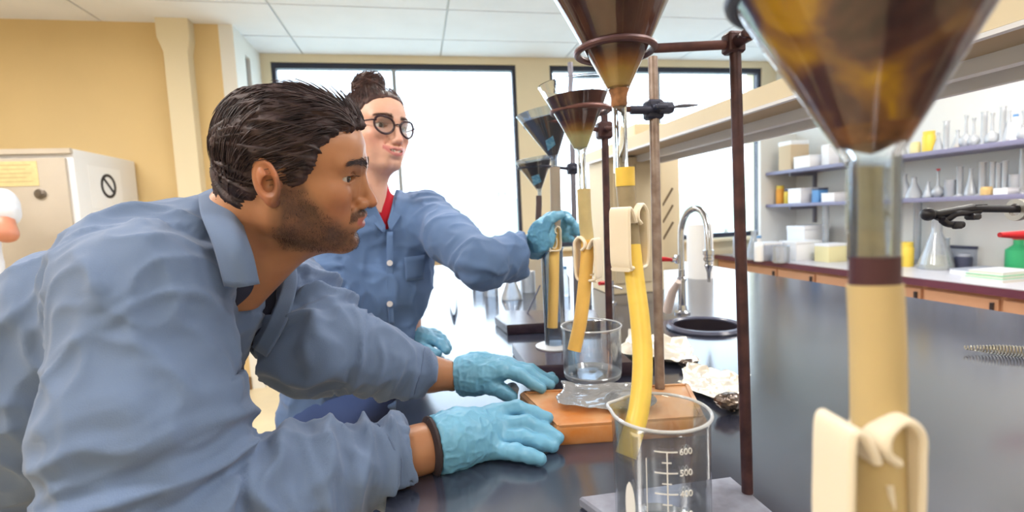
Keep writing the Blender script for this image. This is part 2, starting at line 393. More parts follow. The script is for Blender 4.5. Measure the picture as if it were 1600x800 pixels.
# ------------------------------------------------------------------ shelf above the centre bench, on a beige service column
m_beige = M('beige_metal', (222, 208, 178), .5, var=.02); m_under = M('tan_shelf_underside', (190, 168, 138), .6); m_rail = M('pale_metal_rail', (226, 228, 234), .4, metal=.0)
sh = thing('bench_shelf', 'long beige shelf over the centre bench on a boxed column', 'shelf', (.92, 1.9, ZB))
SX0, SX1, SZ = .78, 1.04, 1.50
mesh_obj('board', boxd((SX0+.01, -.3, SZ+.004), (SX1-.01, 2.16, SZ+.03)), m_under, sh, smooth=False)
mesh_obj('fascia', join(boxd((SX0, -.3, SZ), (SX0+.01, 2.16, SZ+.042)), boxd((SX1-.01, -.3, SZ-.026), (SX1, 2.16, SZ+.042))), m_beige, sh, smooth=False)
for r0_, r1_, z0_ in ((SX0-.002, SX0+.012, SZ-.008), (.925, .952, SZ-.022), (SX1-.016, SX1+.001, SZ-.030)):
    mesh_obj('rail', boxd((r0_, -.3, z0_), (r1_, 2.14, SZ+.004 if r0_ > .8 else SZ-.001)), m_rail, sh, smooth=False)
mesh_obj('column', join(boxd((.795, 1.93, ZB), (1.0, 2.16, SZ), .004), boxd((1.0, 1.97, ZB), (1.06, 2.16, SZ))), m_beige, sh, smooth=False)
mesh_obj('column_panel', boxd((.815, 1.921, ZB+.05), (.905, 1.93, SZ-.03), .002), m_beige, sh)
mesh_obj('column_panel', boxd((.915, 1.921, ZB+.05), (.985, 1.93, SZ-.03), .002), m_beige, sh)
mesh_obj('column_head', boxd((.93, 1.95, SZ+.03), (1.13, 2.14, SZ+.14), .004), m_beige, sh)
mesh_obj('side_panel', boxd((1.06, 2.0, 1.0), (1.16, 2.03, SZ), .003), m_beige, sh)
m_slot = M('slot_shadow', (120, 104, 84), .7)
for k in range(3):
    z = 1.14+k*.075; mesh_obj('vent_slot', bard((1.075, 1.998, z), (1.125, 1.998, z+.075), .006, .008), m_slot, sh, smooth=False)
mesh_obj('end_bracket', join(boxd((.81, -.2, ZB), (.84, -.17, SZ)), boxd((.98, -.2, ZB), (1.01, -.17, SZ))), m_beige, sh, smooth=False)

# ------------------------------------------------------------------ cupboard behind the man, at the yellow wall
m_lock = M('greige_locker_front', (196, 186, 172), .5, var=.02); m_lockw = M('white_locker_side', (236, 238, 242), .45)
lk = thing('cupboard', 'tall greige cupboard with white side and round black sign at the yellow wall', 'cabinet', (-2.4, 3.75, 0))
mesh_obj('body', boxd((-2.95, 3.42, 0), (-2.0, 4.08, 1.80), .004), m_lockw, lk)
mesh_obj('door', boxd((-2.945, 3.40, .05), (-2.035, 3.42, 1.745), .003), m_lock, lk)
mesh_obj('top_rail', boxd((-2.95, 3.395, 1.77), (-2.0, 3.42, 1.80)), m_lock, lk, smooth=False)
c = onY(64, 303, 3.40)
kn = mesh_obj('knob', lathed([(.028, 0), (.03, .004), (.03, .01), (.022, .014), (.016, .022), (.0, .024)], 24, (c[0], 3.40, c[2]), axis=(0, -1, 0)), M('lock_steel', (120, 112, 104), .35, metal=.7), lk)
a = onY(-20, 253, 3.40); b = onY(62, 290, 3.40)
mesh_obj('notice', boxd((a[0], 3.397, b[2]), (b[0], 3.40, a[2])), M('yellowed_paper', (224, 208, 156), .8, var=.06, scale=30), lk, smooth=False)
for k in range(5):
    zz = a[2]-(k+1)*(a[2]-b[2])/6; mesh_obj('print_line', boxd((a[0]+.03, 3.3962, zz), (b[0]-.03-.03*(k % 2), 3.397, zz+.004)), M('faint_print', (190, 172, 130), .8), lk, smooth=False)
c = onX(169, 291, -2.0)
mesh_obj('side_sheet', boxd((-2.0, c[1]-.19, c[2]-.15), (-1.9985, c[1]+.15, c[2]+.12)), M('white_sheet', (244, 246, 250), .6), lk, smooth=False)
rg = [(.062, 0), (.08, 0), (.08, .004), (.062, .004)]
mesh_obj('prohibition_ring', lathed(rg, 40, (-1.9985, c[1], c[2]), axis=(1, 0, 0), closed=True), M('sign_black', (48, 50, 58), .5), lk)
mesh_obj('prohibition_bar', bard((-1.996, c[1]-.052, c[2]+.048), (-1.996, c[1]+.052, c[2]-.048), .004, .018, up=(1, 0, 0)), MATS['sign_black'], lk, smooth=False)
# ================================================================== APPARATUS ON THE BENCH
m_glass = M('clear_glass', (246, 250, 252), .0, trans=1.0, ior=1.46)
m_thin = thin_glass('thin_clear_glass', (232, 240, 248), .12, .03)
m_rod = M('rusty_dark_rod', (84, 56, 58), .42, metal=.35, col2=(58, 40, 46), scale=40, bump=.06, bscale=300)
m_rodg = M('grey_brown_rod', (158, 142, 132), .4, metal=.3, col2=(128, 108, 98), scale=40, bump=.05, bscale=300)
m_rodb = M('steel_blue_rod', (120, 120, 134), .35, metal=.5)
m_castb = M('cast_clamp_black', (50, 54, 74), .45, metal=.2)
m_ring = M('brown_ring_metal', (120, 82, 78), .42, metal=.3, col2=(84, 60, 66), scale=30)
m_liq = M('dark_brown_slurry', (62, 28, 30), .35, col2=(112, 66, 52), scale=16, var=.2, stretch=(1, 1, .25), coat=.3)
m_amb = M('amber_sediment', (186, 134, 58), .35, col2=(222, 198, 140), scale=38, var=.2, sss=.4, ssr=(1, .6, .2))
m_tubey = M('yellow_latex_tube', (238, 200, 92), .35, sss=.25, ssr=(1, .7, .2), var=.04, scale=30)
m_tubed = M('dull_latex_tube', (190, 172, 124), .4, sss=.15, ssr=(1, .7, .3), var=.06, scale=40)
m_plast = M('ivory_clamp_plastic', (238, 226, 206), .4, sss=.15, ssr=(1, .8, .6))
m_board = M('stained_orange_board', (196, 118, 48), .35, col2=(206, 160, 118), scale=14, coat=.3, bump=.05, bscale=60)
m_basek = M('dark_enamel_base', (66, 54, 66), .22, var=.2, scale=30)
m_wet = thin_glass('clear_film', (240, 240, 240), .25, .18)

def layered(name, stops, noise=.012, scale=45):
    # settled layers: colour follows the height inside the funnel, with an uneven boundary
    m = M(name, (200, 160, 90), .35, sss=.2, ssr=(1, .6, .3)); n = m.node_tree; t = n.nodes.new('ShaderNodeTexCoord'); sp = n.nodes.new('ShaderNodeSeparateXYZ'); nz = n.nodes.new('ShaderNodeTexNoise'); nz.inputs['Scale'].default_value = scale
    n.links.new(t.outputs['Object'], sp.inputs[0]); n.links.new(t.outputs['Object'], nz.inputs['Vector'])
    a = n.nodes.new('ShaderNodeMath'); a.operation = 'MULTIPLY_ADD'; a.inputs[1].default_value = noise; n.links.new(nz.outputs[0], a.inputs[0]); n.links.new(sp.outputs['Z'], a.inputs[2])
    b = n.nodes.new('ShaderNodeMapRange'); b.inputs['From Max'].default_value = .10; n.links.new(a.outputs[0], b.inputs[0]); r = n.nodes.new('ShaderNodeValToRGB'); n.links.new(b.outputs[0], r.inputs[0])
    el = r.color_ramp.elements
    el[0].position = (stops[0][0]+noise/2)/.10; el[0].color = (*lin(stops[0][1]), 1); el[1].position = (stops[-1][0]+noise/2)/.10; el[1].color = (*lin(stops[-1][1]), 1)
    for z, c in stops[1:-1]: e = el.new((z+noise/2)/.10); e.color = (*lin(c), 1)
    n.links.new(r.outputs[0], n.nodes['Principled BSDF'].inputs['Base Color']); return m
m_layA = layered('layered_amber_brown', [(.004, (186, 130, 70)), (.014, (214, 186, 120)), (.028, (206, 164, 84)), (.038, (170, 110, 54)), (.050, (84, 42, 38))])
m_layB = layered('layered_pale_brown', [(.006, (206, 200, 156)), (.030, (214, 206, 150)), (.042, (186, 140, 66)), (.054, (116, 66, 46)), (.066, (74, 36, 36))])
m_bk = thin_glass('beaker_glass', (246, 249, 252), .09, .015); m_rimg = thin_glass('beaker_rim_glass', (236, 242, 250), .5, .42)
def clampboss(c, parent, r=.017, mat=None):
    d = join(boxd(np.array(c)-[r, r*.8, r*1.1], np.array(c)+[r, r*.8, r*1.1], r*.25), lathed([(.0, -.03), (.007, -.03), (.007, .0)], 12, np.array(c)-[0, .0, 0], axis=(0, 1, 0)),
             boxd(np.array(c)+[-.012, -.034, -.004], np.array(c)+[.012, -.028, .004], .002))
    return mesh_obj('clamp_boss', d, mat or m_castb, parent)

def ring_part(c, r, start, parent, mat=m_ring, rr=.0042, tilt=(0, 0, 1)):
    a = np.linspace(0, 2*PI, 49); q = np.column_stack([c[0]+r*np.cos(a), c[1]+r*np.sin(a), np.full(49, c[2])])
    V, Fc = tubed(q, rr, 10, cap=False)
    ring = mesh_obj('ring', (V, Fc), mat, parent)
    d = np.array(start, float)-np.array(c); L = math.hypot(d[0], d[1]); e = np.array(c)+d*[r/L, r/L, 0]
    mesh_obj('ring_arm', tubed([start, e+(np.array(start)-e)*.02, e], [.0055, .0055, .0045], 12), mat, ring)
    return ring

def funnel(label, axis_top, apex, rim_r, h, stem_len, liq, amb_to, thick=.0022, stem_r=.0075, mat=m_glass, liqmat=None, ambmat=None, stemtilt=(0, 0, 0), open_top=.012):
    # glass cone with the apex at `apex`, wall thickness, rounded rim and a long stem; brown slurry settles to amber
    ax = _n(np.array(axis_top)-np.array(apex))
    t = thing('funnel', label, 'funnel', apex)
    k = rim_r/h
    body = [(stem_r, 0.0), (stem_r+.002, .006), (rim_r, h), (rim_r+.0015, h+.002), (rim_r-.001, h+.0025), (rim_r-thick-.0005, h), (stem_r-.0010, .006), (stem_r-.0022, 0)]
    mesh_obj('cone', lathed(body, 64, apex, axis=ax, closed=True), mat, t)
    g = thick*.45
    def rad(z): return max(.002, stem_r+.002+(rim_r-stem_r-.002)*(z-.006)/(h-.006)-g)
    zt = h-open_top
    hs = np.linspace(amb_to, zt, 8)
    if liq:
        mesh_obj('slurry', lathed([(0, amb_to)]+[(rad(z), z) for z in hs]+[(rad(zt)*.7, zt-.002), (0, zt-.003)], 48, apex, axis=ax), liqmat or m_liq, t)
        mesh_obj('sediment', lathed([(0, .007), (.0032, .008)]+[(rad(z), z) for z in np.linspace(.012, amb_to, 6)]+[(0, amb_to)], 40, apex, axis=ax), ambmat or m_amb, t)
    e = np.array(apex)+np.array(stemtilt)+np.array([0, 0, -stem_len])
    a = np.array(apex)+ax*.0005
    d = (e-a)
    st = [(stem_r, 0), (stem_r, 1), (stem_r-.0018, 1), (stem_r-.0018, 0)]
    L = np.linalg.norm(d)
    mesh_obj('stem', lathed([(r, z*L) for r, z in st], 24, a, axis=_n(d), closed=True), mat, t)
    return t, e

def beaker(label, c, r, h, mat=m_bk, seg=64, marks=True, face=None, spout=PI, t=.0022):
    th = thing('beaker', label, 'beaker', c)
    prof = [(0, 0), (r*.9, 0), (r*.97, .003), (r, .012), (r, h-.006), (r+.0022, h-.0015), (r+.0024, h), (r+.0012, h+.001), (r-t+.0004, h-.003), (r-t, h-.008), (r-t, .014), (r*.93, .006), (0, .004)]
    V, Fc = lathed(prof, seg, c)
    a = np.arctan2(V[:, 1]-c[1], V[:, 0]-c[0]); w_ = np.exp(-((np.mod(a-spout+PI, 2*PI)-PI)/.22)**2)*np.clip((V[:, 2]-c[2]-(h-.02))/.02, 0, 1)**2*(np.hypot(V[:, 0]-c[0], V[:, 1]-c[1]) > r*.9)
    V[:, 0] += np.cos(spout)*w_*.006; V[:, 1] += np.sin(spout)*w_*.006
    mesh_obj('glass_body', (V, Fc), mat, th)
    q_ = np.array([[c[0]+math.cos(u)*(r+.001+.006*math.exp(-((np.mod(u-spout+PI, 2*PI)-PI)/.22)**2)), c[1]+math.sin(u)*(r+.001+.006*math.exp(-((np.mod(u-spout+PI, 2*PI)-PI)/.22)**2)), c[2]+h] for u in np.linspace(0, 2*PI, 73)])
    mesh_obj('rolled_rim', tubed(q_, .0017, 8, cap=False), m_rimg, th)
    mesh_obj('thick_base', lathed([(r*.8, .0005), (r*.95, .002), (r*.985, .010), (r*.95, .012), (r*.8, .003)], 48, c, closed=True), m_rimg, th)
    if marks:
        mw = M('white_print', (238, 238, 238), .6); fa = face
        def arcbar(a0, a1, z0, z1, nm='graduation'):
            n = max(2, int((a1-a0)/.06)+1); aa = np.linspace(a0, a1, n); V = []; Fc = []
            for q in aa:
                for rr, zz in ((r+.0004, z0), (r+.0004, z1)): V.append((c[0]+rr*math.cos(q), c[1]+rr*math.sin(q), c[2]+zz))
                for rr, zz in ((r+.0008, z1), (r+.0008, z0)): V.append((c[0]+rr*math.cos(q), c[1]+rr*math.sin(q), c[2]+zz))
            for i in range(n-1):
                for k in range(4): Fc.append((i*4+k, i*4+(k+1) % 4, (i+1)*4+(k+1) % 4, (i+1)*4+k))
            Fc += [(3, 2, 1, 0), tuple((n-1)*4+k for k in range(4))]
            return mesh_obj(nm, (V, Fc), mw, th, smooth=False)
        arcbar(fa-.012, fa+.012, .02, h*.86, 'graduation_line')
        arcbar(fa-.40, fa-.385, .02, h*.80, 'graduation_line')
        for k, s in enumerate(('600', '500', '400', '300', '200')):
            z = h*.86-k*h*.148
            if z < .02: break
            arcbar(fa-.24, fa+.20, z-.0006, z+.0006)
            arcbar(fa-.10, fa+.08, z-h*.075-.0005, z-h*.075+.0005)
            q = fa+.36; p_ = (c[0]+(r+.0008)*math.cos(q), c[1]+(r+.0008)*math.sin(q), c[2]+z)
            text_obj(s, h*.062, p_, (-math.sin(q), math.cos(q), 0), (0, 0, 1), mw, th, 'graduation_number')
        q0 = fa-.78                                       # frosted white marking patch
        n = 10; V = []; Fc = []
        for i in range(n+1):
            u = i/n; zz = h*.22+u*h*.36; hw = .13*math.sqrt(max(.02, 1-(2*u-1)**2))
            for s_ in (-1, 1): V.append((c[0]+(r+.0006)*math.cos(q0+s_*hw), c[1]+(r+.0006)*math.sin(q0+s_*hw), c[2]+zz))
        Fc = [(2*i, 2*i+1, 2*i+3, 2*i+2) for i in range(n)]
        mesh_obj('marking_patch', (V, Fc), mw, th)
    return th

def pinch(label, c, s, flip=1, yaw=0.0, group=None, depth=.016):
    # moulded tubing clamp: a bent plastic band (closed loop with a curled head) that squeezes the tube between two jaws
    t = thing('tube_clamp', label, 'clamp', c, group)
    def band(pts, w_, th, nm):
        q = spline([(x*flip*s, 0, z*s) for x, z in pts], 6)
        T = np.gradient(q, axis=0); T /= np.linalg.norm(T, axis=1, keepdims=True); N = np.column_stack([-T[:, 2], 0*T[:, 0], T[:, 0]])
        V = []; Fc = []; n = len(q); hw = w_*s/2; b = th*s/2; ch = .35*b*2
        sec = [(-hw+ch, -b), (hw-ch, -b), (hw, -b+ch), (hw, b-ch), (hw-ch, b), (-hw+ch, b), (-hw, b-ch), (-hw, -b+ch)]
        for i in range(n):
            for y, o in sec: V.append(q[i]+N[i]*o+np.array([0, y, 0]))
        m_ = len(sec)
        for i in range(n-1):
            for k in range(m_): Fc.append((i*m_+k, i*m_+(k+1) % m_, (i+1)*m_+(k+1) % m_, (i+1)*m_+k))
        Fc += [tuple(range(m_-1, -1, -1)), tuple((n-1)*m_+k for k in range(m_))]
        V = np.array(V); cy, sy = math.cos(yaw), math.sin(yaw); V = np.column_stack([V[:, 0]*cy-V[:, 1]*sy, V[:, 0]*sy+V[:, 1]*cy, V[:, 2]])+np.array(c)
        return mesh_obj(nm, (V, Fc), m_plast, t)
    band([(-.52, -.98), (-.20, -.96), (.16, -.98), (.44, -.88), (.52, -.4), (.52, .4), (.50, .78), (.28, .98), (.06, .80), (.04, .55), (.20, .40)], .72, .12, 'curled_band')
    band([(-.30, -.94), (-.47, -.80), (-.48, .2), (-.46, .80), (-.36, .86), (-.22, .66), (-.12, .45)], .78, .12, 'flat_jaw')
    band([(.16, .05), (.20, -.30), (.12, -.62), (-.02, -.78), (-.2, -.7)], .5, .09, 'inner_spring')
    return t

def tube(label, pts, r, mats, split, wall=.0022, group=None):
    # latex tube: duller slurry-stained upper part, clean yellow lower part with an open end
    t = thing('rubber_tube', label, 'tube', pts[-1], group)
    q = spline(pts, 10); n = len(q); k = int(n*split)
    def hollow(a):
        V, Fc = tubed(a, r, 20, cap=False); V2, F2 = tubed(a, r-wall, 20, cap=False); m_ = len(V)
        F2 = [tuple(i+m_ for i in reversed(f)) for f in F2]; V = np.vstack([V, V2]); L = len(a)
        ends = [(j, (j+1) % 20, m_+(j+1) % 20, m_+j)[::-1] for j in range(20)]+[((L-1)*20+j, (L-1)*20+(j+1) % 20, m_+(L-1)*20+(j+1) % 20, m_+(L-1)*20+j) for j in range(20)]
        return V, Fc+F2+ends
    mesh_obj('upper_length', hollow(q[:k+1]), mats[0], t); mesh_obj('lower_length', hollow(q[k:]), mats[1], t)
    return t

def quadbase(corners_px, ztop, zbot, mat, parent, name='base_plate', bev=.003):
    p = np.array([onZ(a, b, ztop)[:2] for a, b in corners_px])
    return mesh_obj(name, prismd(p, zbot, ztop, bev), mat, parent)

# ---------------------------------------------------------------- stand A (nearest the front) with the big brown funnel
dA = .575
bA = P(1168, 792, .588); tA = P(1148, 56, .575)
tA[2] = tA[2]; bA[2] = ZB+.014
stA = thing('ring_stand', 'dark rusty rod stand rising in front of the sink, holding the big brown funnel', 'stand', (bA[0], bA[1], ZB))
pf = np.array([onZ(905, 776, ZB+.014)[:2], onZ(1020, 860, ZB+.014)[:2], onZ(1235, 820, ZB+.014)[:2], onZ(1143, 744, ZB+.014)[:2]])
mesh_obj('base_plate', prismd(pf, ZB, ZB+.014, .003), M('scuffed_grey_base', (120, 120, 134), .3, col2=(160, 166, 184), scale=20, metal=.2), stA)
mesh_obj('rod', tubed([bA, tA], .0066, 16), m_rod, stA)
cA = P(1146, 68, .575); clampboss(cA, stA, .011, m_rod)
rA = P(961, 80, dA+.01)
rg = ring_part(rA, .0455, P(1135, 70, .575), stA, m_ring, .0042)
apA = P(967, 152, dA+.01); topA = apA+np.array([-.003, 0, .14])
fA, eA = funnel('big glass funnel of dark brown slurry in the brown ring, cut by the top edge', topA, apA, .083, .145, .09, True, .052, stem_r=.0088, ambmat=m_layA)
mesh_obj('joint_gunk', lathed([(.0085, -.012), (.0098, -.008), (.0093, -.002), (.0105, .004), (.0125, .009)], 24, apA), M('brown_gunk', (150, 104, 70), .5, var=.3, scale=90), fA)
# long yellow tube into the front beaker
BkA = np.array([*P(1032, 640, .498)[:2], ZB+.014])
tA_pts = [P(976, 266, dA+.009), P(978, 300, dA+.008), P(983, 350, dA+.006), P(990, 420, dA), P(1000, 500, .56), P(1004, 570, .545), P(998, 640, .53), P(978, 712, .515)]
tube('long thick yellow tube curving down into the front beaker', tA_pts, .0112, (M('slurry_stained_tube', (150, 136, 108), .4, sss=.1, var=.08, scale=60), m_tubey), .36)
mesh_obj('yellow_cuff', lathed([(.0116, 0), (.0116, .022), (.009, .022), (.009, 0)], 24, P(977, 291, dA+.008), closed=True), m_tubey, bpy.data.objects['rubber_tube'])
pinch('ivory clamp on the long yellow tube of the big brown funnel', P(984, 370, dA+.003), .038, 1, .50)
beaker('tall clear beaker with white graduations at the front bench edge', BkA, .0480, .139, face=-1.95, spout=2.5)

# ---------------------------------------------------------------- stand B: orange board base, grey-brown rod
zb = ZB+.03
stB = thing('ring_stand', 'grey brown rod on an orange stained board under the gloved hands', 'stand', onZ(960, 650, ZB))
crn = [(812, 613), (868, 668), (1104, 652), (1078, 600)]
quadbase(crn, zb, ZB, m_board, stB, 'base_board', .004)
pp = np.array([onZ(a, b, zb)[:2] for a, b in crn]); cc = pp.mean(0); rim_in = cc+(pp-cc)*.90
for i in range(4):
    j = (i+1) % 4; a = cc+(pp[i]-cc)*.95; b = cc+(pp[j]-cc)*.95
    mesh_obj('raised_edge', bard((*a, zb+.001), (*b, zb+.001), .006, .003), m_board, stB, smooth=False)
bB = onZ(1031, 607, zb); tB = P(1020, 90, -(CR.T @ (bB-CP))[2]+.02)
dB = .97
mesh_obj('rod', tubed([bB, tB], .0088, 16), m_rodg, stB)
cB = bB+(tB-bB)*0.82; cB = P(1021, 172, np.dot(CR.T @ (cB-CP), [0, 0, -1]))
dcB = -(CR.T @ (cB-CP))[2]
clampboss(cB, stB, .016)
mesh_obj('clamp_arm', join(tubed([P(985, 172, dcB-.01), P(1018, 172, dcB-.01)], .008, 12), tubed([P(1018, 170, dcB-.01), P(1052, 169, dcB-.01)], [.009, .007], 12), boxd(P(1030, 176, dcB-.02), P(1046, 162, dcB), .002)), m_castb, stB)
mesh_obj('wing_nut', tubed([P(1050, 168, dcB-.01), P(1060, 166, dcB-.01), P(1075, 165, dcB-.01), P(1090, 164, dcB-.01)], [.005, .007, .008, .003], 12, flat=.4), M('dull_wing_nut', (140, 138, 146), .35, metal=.7), stB)
rBc = P(907, 174, .93)
ring_part(rBc, .054, P(1005, 172, dcB-.012), stB, m_ring, .005)
apB = P(908, 240, .93)
fB, eB = funnel('second glass funnel of brown slurry with a wide open rim, behind the big one', apB+np.array([-.008, -.002, .13]), apB, .069, .128, .085, True, .062, stem_r=.0085, open_top=.022,
                ambmat=m_layB)
tube('middle yellow tube bending left into the rear beaker', [P(912, 296, .93), P(914, 340, .93), P(918, 385, .928), P(914, 440, .925), P(907, 500, .92), P(897, 548, .915)], .0128, (m_tubed, M('ochre_latex_tube', (226, 180, 96), .4, sss=.2, ssr=(1, .7, .2), var=.05, scale=30)), .36)
pinch('ivory clamp on the middle yellow tube of the second funnel', P(919, 404, .925), .042, -1, -.75)
BkB = np.array([*P(926, 512, .93)[:2], zb]); BkB[:2] = onZ(926, 588, zb)[:2]
beaker('squat clear beaker standing at the back of the orange board', BkB, .058, .104, marks=False, spout=1.2)
# glass dish and clear film lying on the board
wg = mesh_obj('watch_glass', lathed([(0, .002), (.02, .003), (.042, .009), (.043, .010), (.041, .0105), (.02, .005), (0, .004)], 40, onZ(985, 632, zb+.004)), thin_glass('wet_glass', (225, 228, 232), .3, .12))
tag(wg, 'shallow clear watch glass lying on the orange board', 'dish')
cb_ = onZ(800, 612, ZB+.012)
v, f = sphered(cb_+[0, 0, .004], .014, 12); v += np.random.RandomState(3).normal(0, .0007, v.shape)
tag(mesh_obj('cotton_ball', (v, f), M('cotton_white', (244, 244, 250), .9)), 'small white cotton ball between the gloved hands', 'cotton ball')

# ---------------------------------------------------------------- stand C
zc = ZB+.03
stC = thing('ring_stand', 'dark rod stand on a black base behind the squat beaker', 'stand', onZ(890, 570, ZB))
quadbase([(800, 536), (826, 572), (990, 566), (950, 530)], zc, ZB, m_basek, stC)
m_rodc = m_rod
b = onZ(953, 545, zc); d_ = -(CR.T @ (b-CP))[2]; tt = P(944, 168, d_)
mesh_obj('rod', tubed([b, tt], .0085, 14), m_rod, stC)
cC = P(944, 204, d_); clampboss(cC, stC, .018, m_rod)
ring_part(P(857, 196, d_+.0), .056, cC+np.array([-.01, 0, 0]), stC, m_ring, .005)
apC = P(866, 250, d_)
m_dk = M('blackish_slurry', (38, 36, 52), .35, col2=(66, 50, 60), scale=20)
fC, eC = funnel('third glass funnel of blackish slurry, overlapped by the second', apC+np.array([-.02, 0, .12]), apC, .068, .115, .07, True, .02, stem_r=.0075, open_top=.018, liqmat=m_dk, ambmat=m_dk, mat=m_thin)
tC = tube('thin yellow tube held by the gloved hand', [P(867, 262, d_), P(868, 300, d_), P(868, 350, d_), P(866, 400, d_), P(865, 450, d_), P(863, 512, d_)], .0125, (M('grey_tube', (150, 140, 128), .45, sss=.1), M('ochre_pale_tube', (224, 186, 110), .4, sss=.2, ssr=(1, .7, .2))), .42)
pinch('ivory clamp below the gloved hand of the woman', P(865, 373, d_-.012), .029, 1, .1)
cyl = thing('graduated_cylinder', 'tall clear measuring cylinder catching the thin tube on the black base', 'cylinder', onZ(868, 541, zc))
cc_ = onZ(868, 541, zc)
mesh_obj('glass_body', lathed([(.026, .006), (.027, .24), (.03, .245), (.0285, .246), (.0255, .24), (.0245, .008)], 36, cc_, closed=True), m_thin, cyl)
mesh_obj('foot', lathed([(0, 0), (.048, 0), (.049, .003), (.03, .007), (.0, .008)], 36, cc_), M('white_foot', (226, 230, 236), .3), cyl)

# ---------------------------------------------------------------- stand D (furthest)
zd = ZB+.03
stD = thing('ring_stand', 'furthest slim blue grey rod stand on a black base', 'stand', onZ(860, 500, ZB))
quadbase([(790, 485), (773, 494), (792, 508), (938, 500), (930, 484)], zd, ZB, m_basek, stD)
b = onZ(901, 490, zd); dd = -(CR.T @ (b-CP))[2]
mesh_obj('rod', tubed([b, P(891, 98, dd)], .0085, 14), m_rodb, stD)
cD = P(894, 264, dd); clampboss(cD, stD, .016)
ring_part(P(835, 262, dd), .052, cD, stD, m_castb, .0045)
apD = P(843, 299, dd)
fD, eD = funnel('furthest and smallest looking funnel of blackish slurry beside the window edge', apD+np.array([-.015, 0, .11]), apD, .062, .105, .05, True, .02, stem_r=.006, open_top=.012, liqmat=m_dk, ambmat=m_dk, mat=m_thin)
tube('short dark tube under the furthest funnel', [P(842, 306, dd), P(842, 320, dd), P(841, 345, dd), P(841, 372, dd)], .0095, (M('dark_tube', (74, 60, 64), .5), MATS['dark_tube']), .5)
# pale blue crystalline patches on the two dark funnels
m_patch = M('pale_blue_patch', (120, 170, 200), .5, col2=(70, 130, 170), scale=120)
for fo, ap, px in ((fC, apC, ((852, 220), (864, 212), (868, 226), (856, 236))), (fD, apD, ((830, 276), (842, 272), (846, 284), (834, 290)))):
    dep = -(CR.T @ (ap-CP))[2]
    def cone_hit(a, b):
        # walk the ray until it reaches the cone surface
        r_ = ray(a, b); R0, H0 = (.068, .115) if fo is fC else (.062, .105)
        ax = _n((np.array([-.02, 0, .12]) if fo is fC else np.array([-.015, 0, .11])))
        for s in np.linspace(dep-.09, dep, 400):
            p = CP+r_*s; q = p-ap; h_ = q.dot(ax)
            if h_ > 0 and np.linalg.norm(q-ax*h_) < .0095+(R0-.0095)*(h_-.006)/(H0-.006)+.0012: return p
        return CP+r_*(dep-.02)
    V = []; nn = 5; A_, B_, C_, D_ = [np.array(p, float) for p in px]
    for i in range(nn+1):
        for j in range(nn+1):
            u, v_ = i/nn, j/nn; q = (A_*(1-u)+B_*u)*(1-v_)+(D_*(1-u)+C_*u)*v_; V.append(cone_hit(*q))
    Fc = [(i*(nn+1)+j, (i+1)*(nn+1)+j, (i+1)*(nn+1)+j+1, i*(nn+1)+j+1) for i in range(nn) for j in range(nn)]
    mesh_obj('blue_patch', (V, Fc), m_patch, fo)

# ---------------------------------------------------------------- nearest funnel, out of focus, hanging into the picture from above
dN = .235
apN = P(1362, 262, dN); stN = .0125
m_big = bpy.data.materials.new('amber_marbled_slurry'); m_big.use_nodes = True
n_ = m_big.node_tree; b_ = n_.nodes['Principled BSDF']; t_ = n_.nodes.new('ShaderNodeTexCoord'); z1 = n_.nodes.new('ShaderNodeTexNoise'); z1.inputs['Scale'].default_value = 19; z1.inputs['Detail'].default_value = 3; z1.inputs['Distortion'].default_value = .8
mpn = n_.nodes.new('ShaderNodeMapping'); mpn.inputs['Location'].default_value = (.31, .02, .07); n_.links.new(t_.outputs['Object'], mpn.inputs[0])
n_.links.new(mpn.outputs[0], z1.inputs['Vector']); r_ = n_.nodes.new('ShaderNodeValToRGB'); n_.links.new(z1.outputs[0], r_.inputs[0])
el = r_.color_ramp.elements; el[0].position = .40; el[0].color = (*lin((64, 30, 36)), 1); el[1].position = .62; el[1].color = (*lin((220, 170, 30)), 1)
e3 = el.new(.48); e3.color = (*lin((104, 60, 52)), 1); e4 = el.new(.54); e4.color = (*lin((160, 110, 50)), 1)
n_.links.new(r_.outputs[0], b_.inputs['Base Color']); b_.inputs['Roughness'].default_value = .3
axN = np.array([-.006, .0, .16])
fN, eN = funnel('huge blurred funnel of amber and brown slurry nearest the camera', apN+axN, apN, .078, .125, .030, True, .02, stem_r=.0100, liqmat=m_big, ambmat=M('brown_plug', (150, 100, 60), .5, var=.4, scale=80), thick=.003)
tl = P(1365, 405, dN)
mesh_obj('stem_sleeve', lathed([(.0106, 0), (.0106, .048), (.0101, .048), (.0101, 0)], 32, tl, closed=True), m_thin, fN)
mesh_obj('stem_residue', tubed([P(1354, 262, dN+.004), P(1352, 300, dN+.004), P(1354, 402, dN+.004)], [.0070, .0070, .0078], 14), M('amber_residue', (196, 160, 92), .5, var=.3, scale=60), fN)
mesh_obj('dark_plug', lathed([(0, 0), (.0105, 0), (.0105, .015), (0, .015)], 32, P(1366, 448, dN)), M('dark_red_plug', (72, 40, 48), .5), fN)
tube('wide beige tube under the huge blurred funnel', [P(1366, 444, dN), P(1369, 500, dN), P(1371, 560, dN), P(1372, 640, dN), P(1372, 720, dN), P(1372, 800, dN), P(1372, 900, dN)], .0115, (M('beige_latex_tube', (196, 174, 128), .45, sss=.15, ssr=(1, .7, .3), var=.03), MATS['beige_latex_tube']), .6)
pinch('large blurred ivory clamp at the lower right corner', P(1354, 752, dN-.004), .034, 1, -.15)
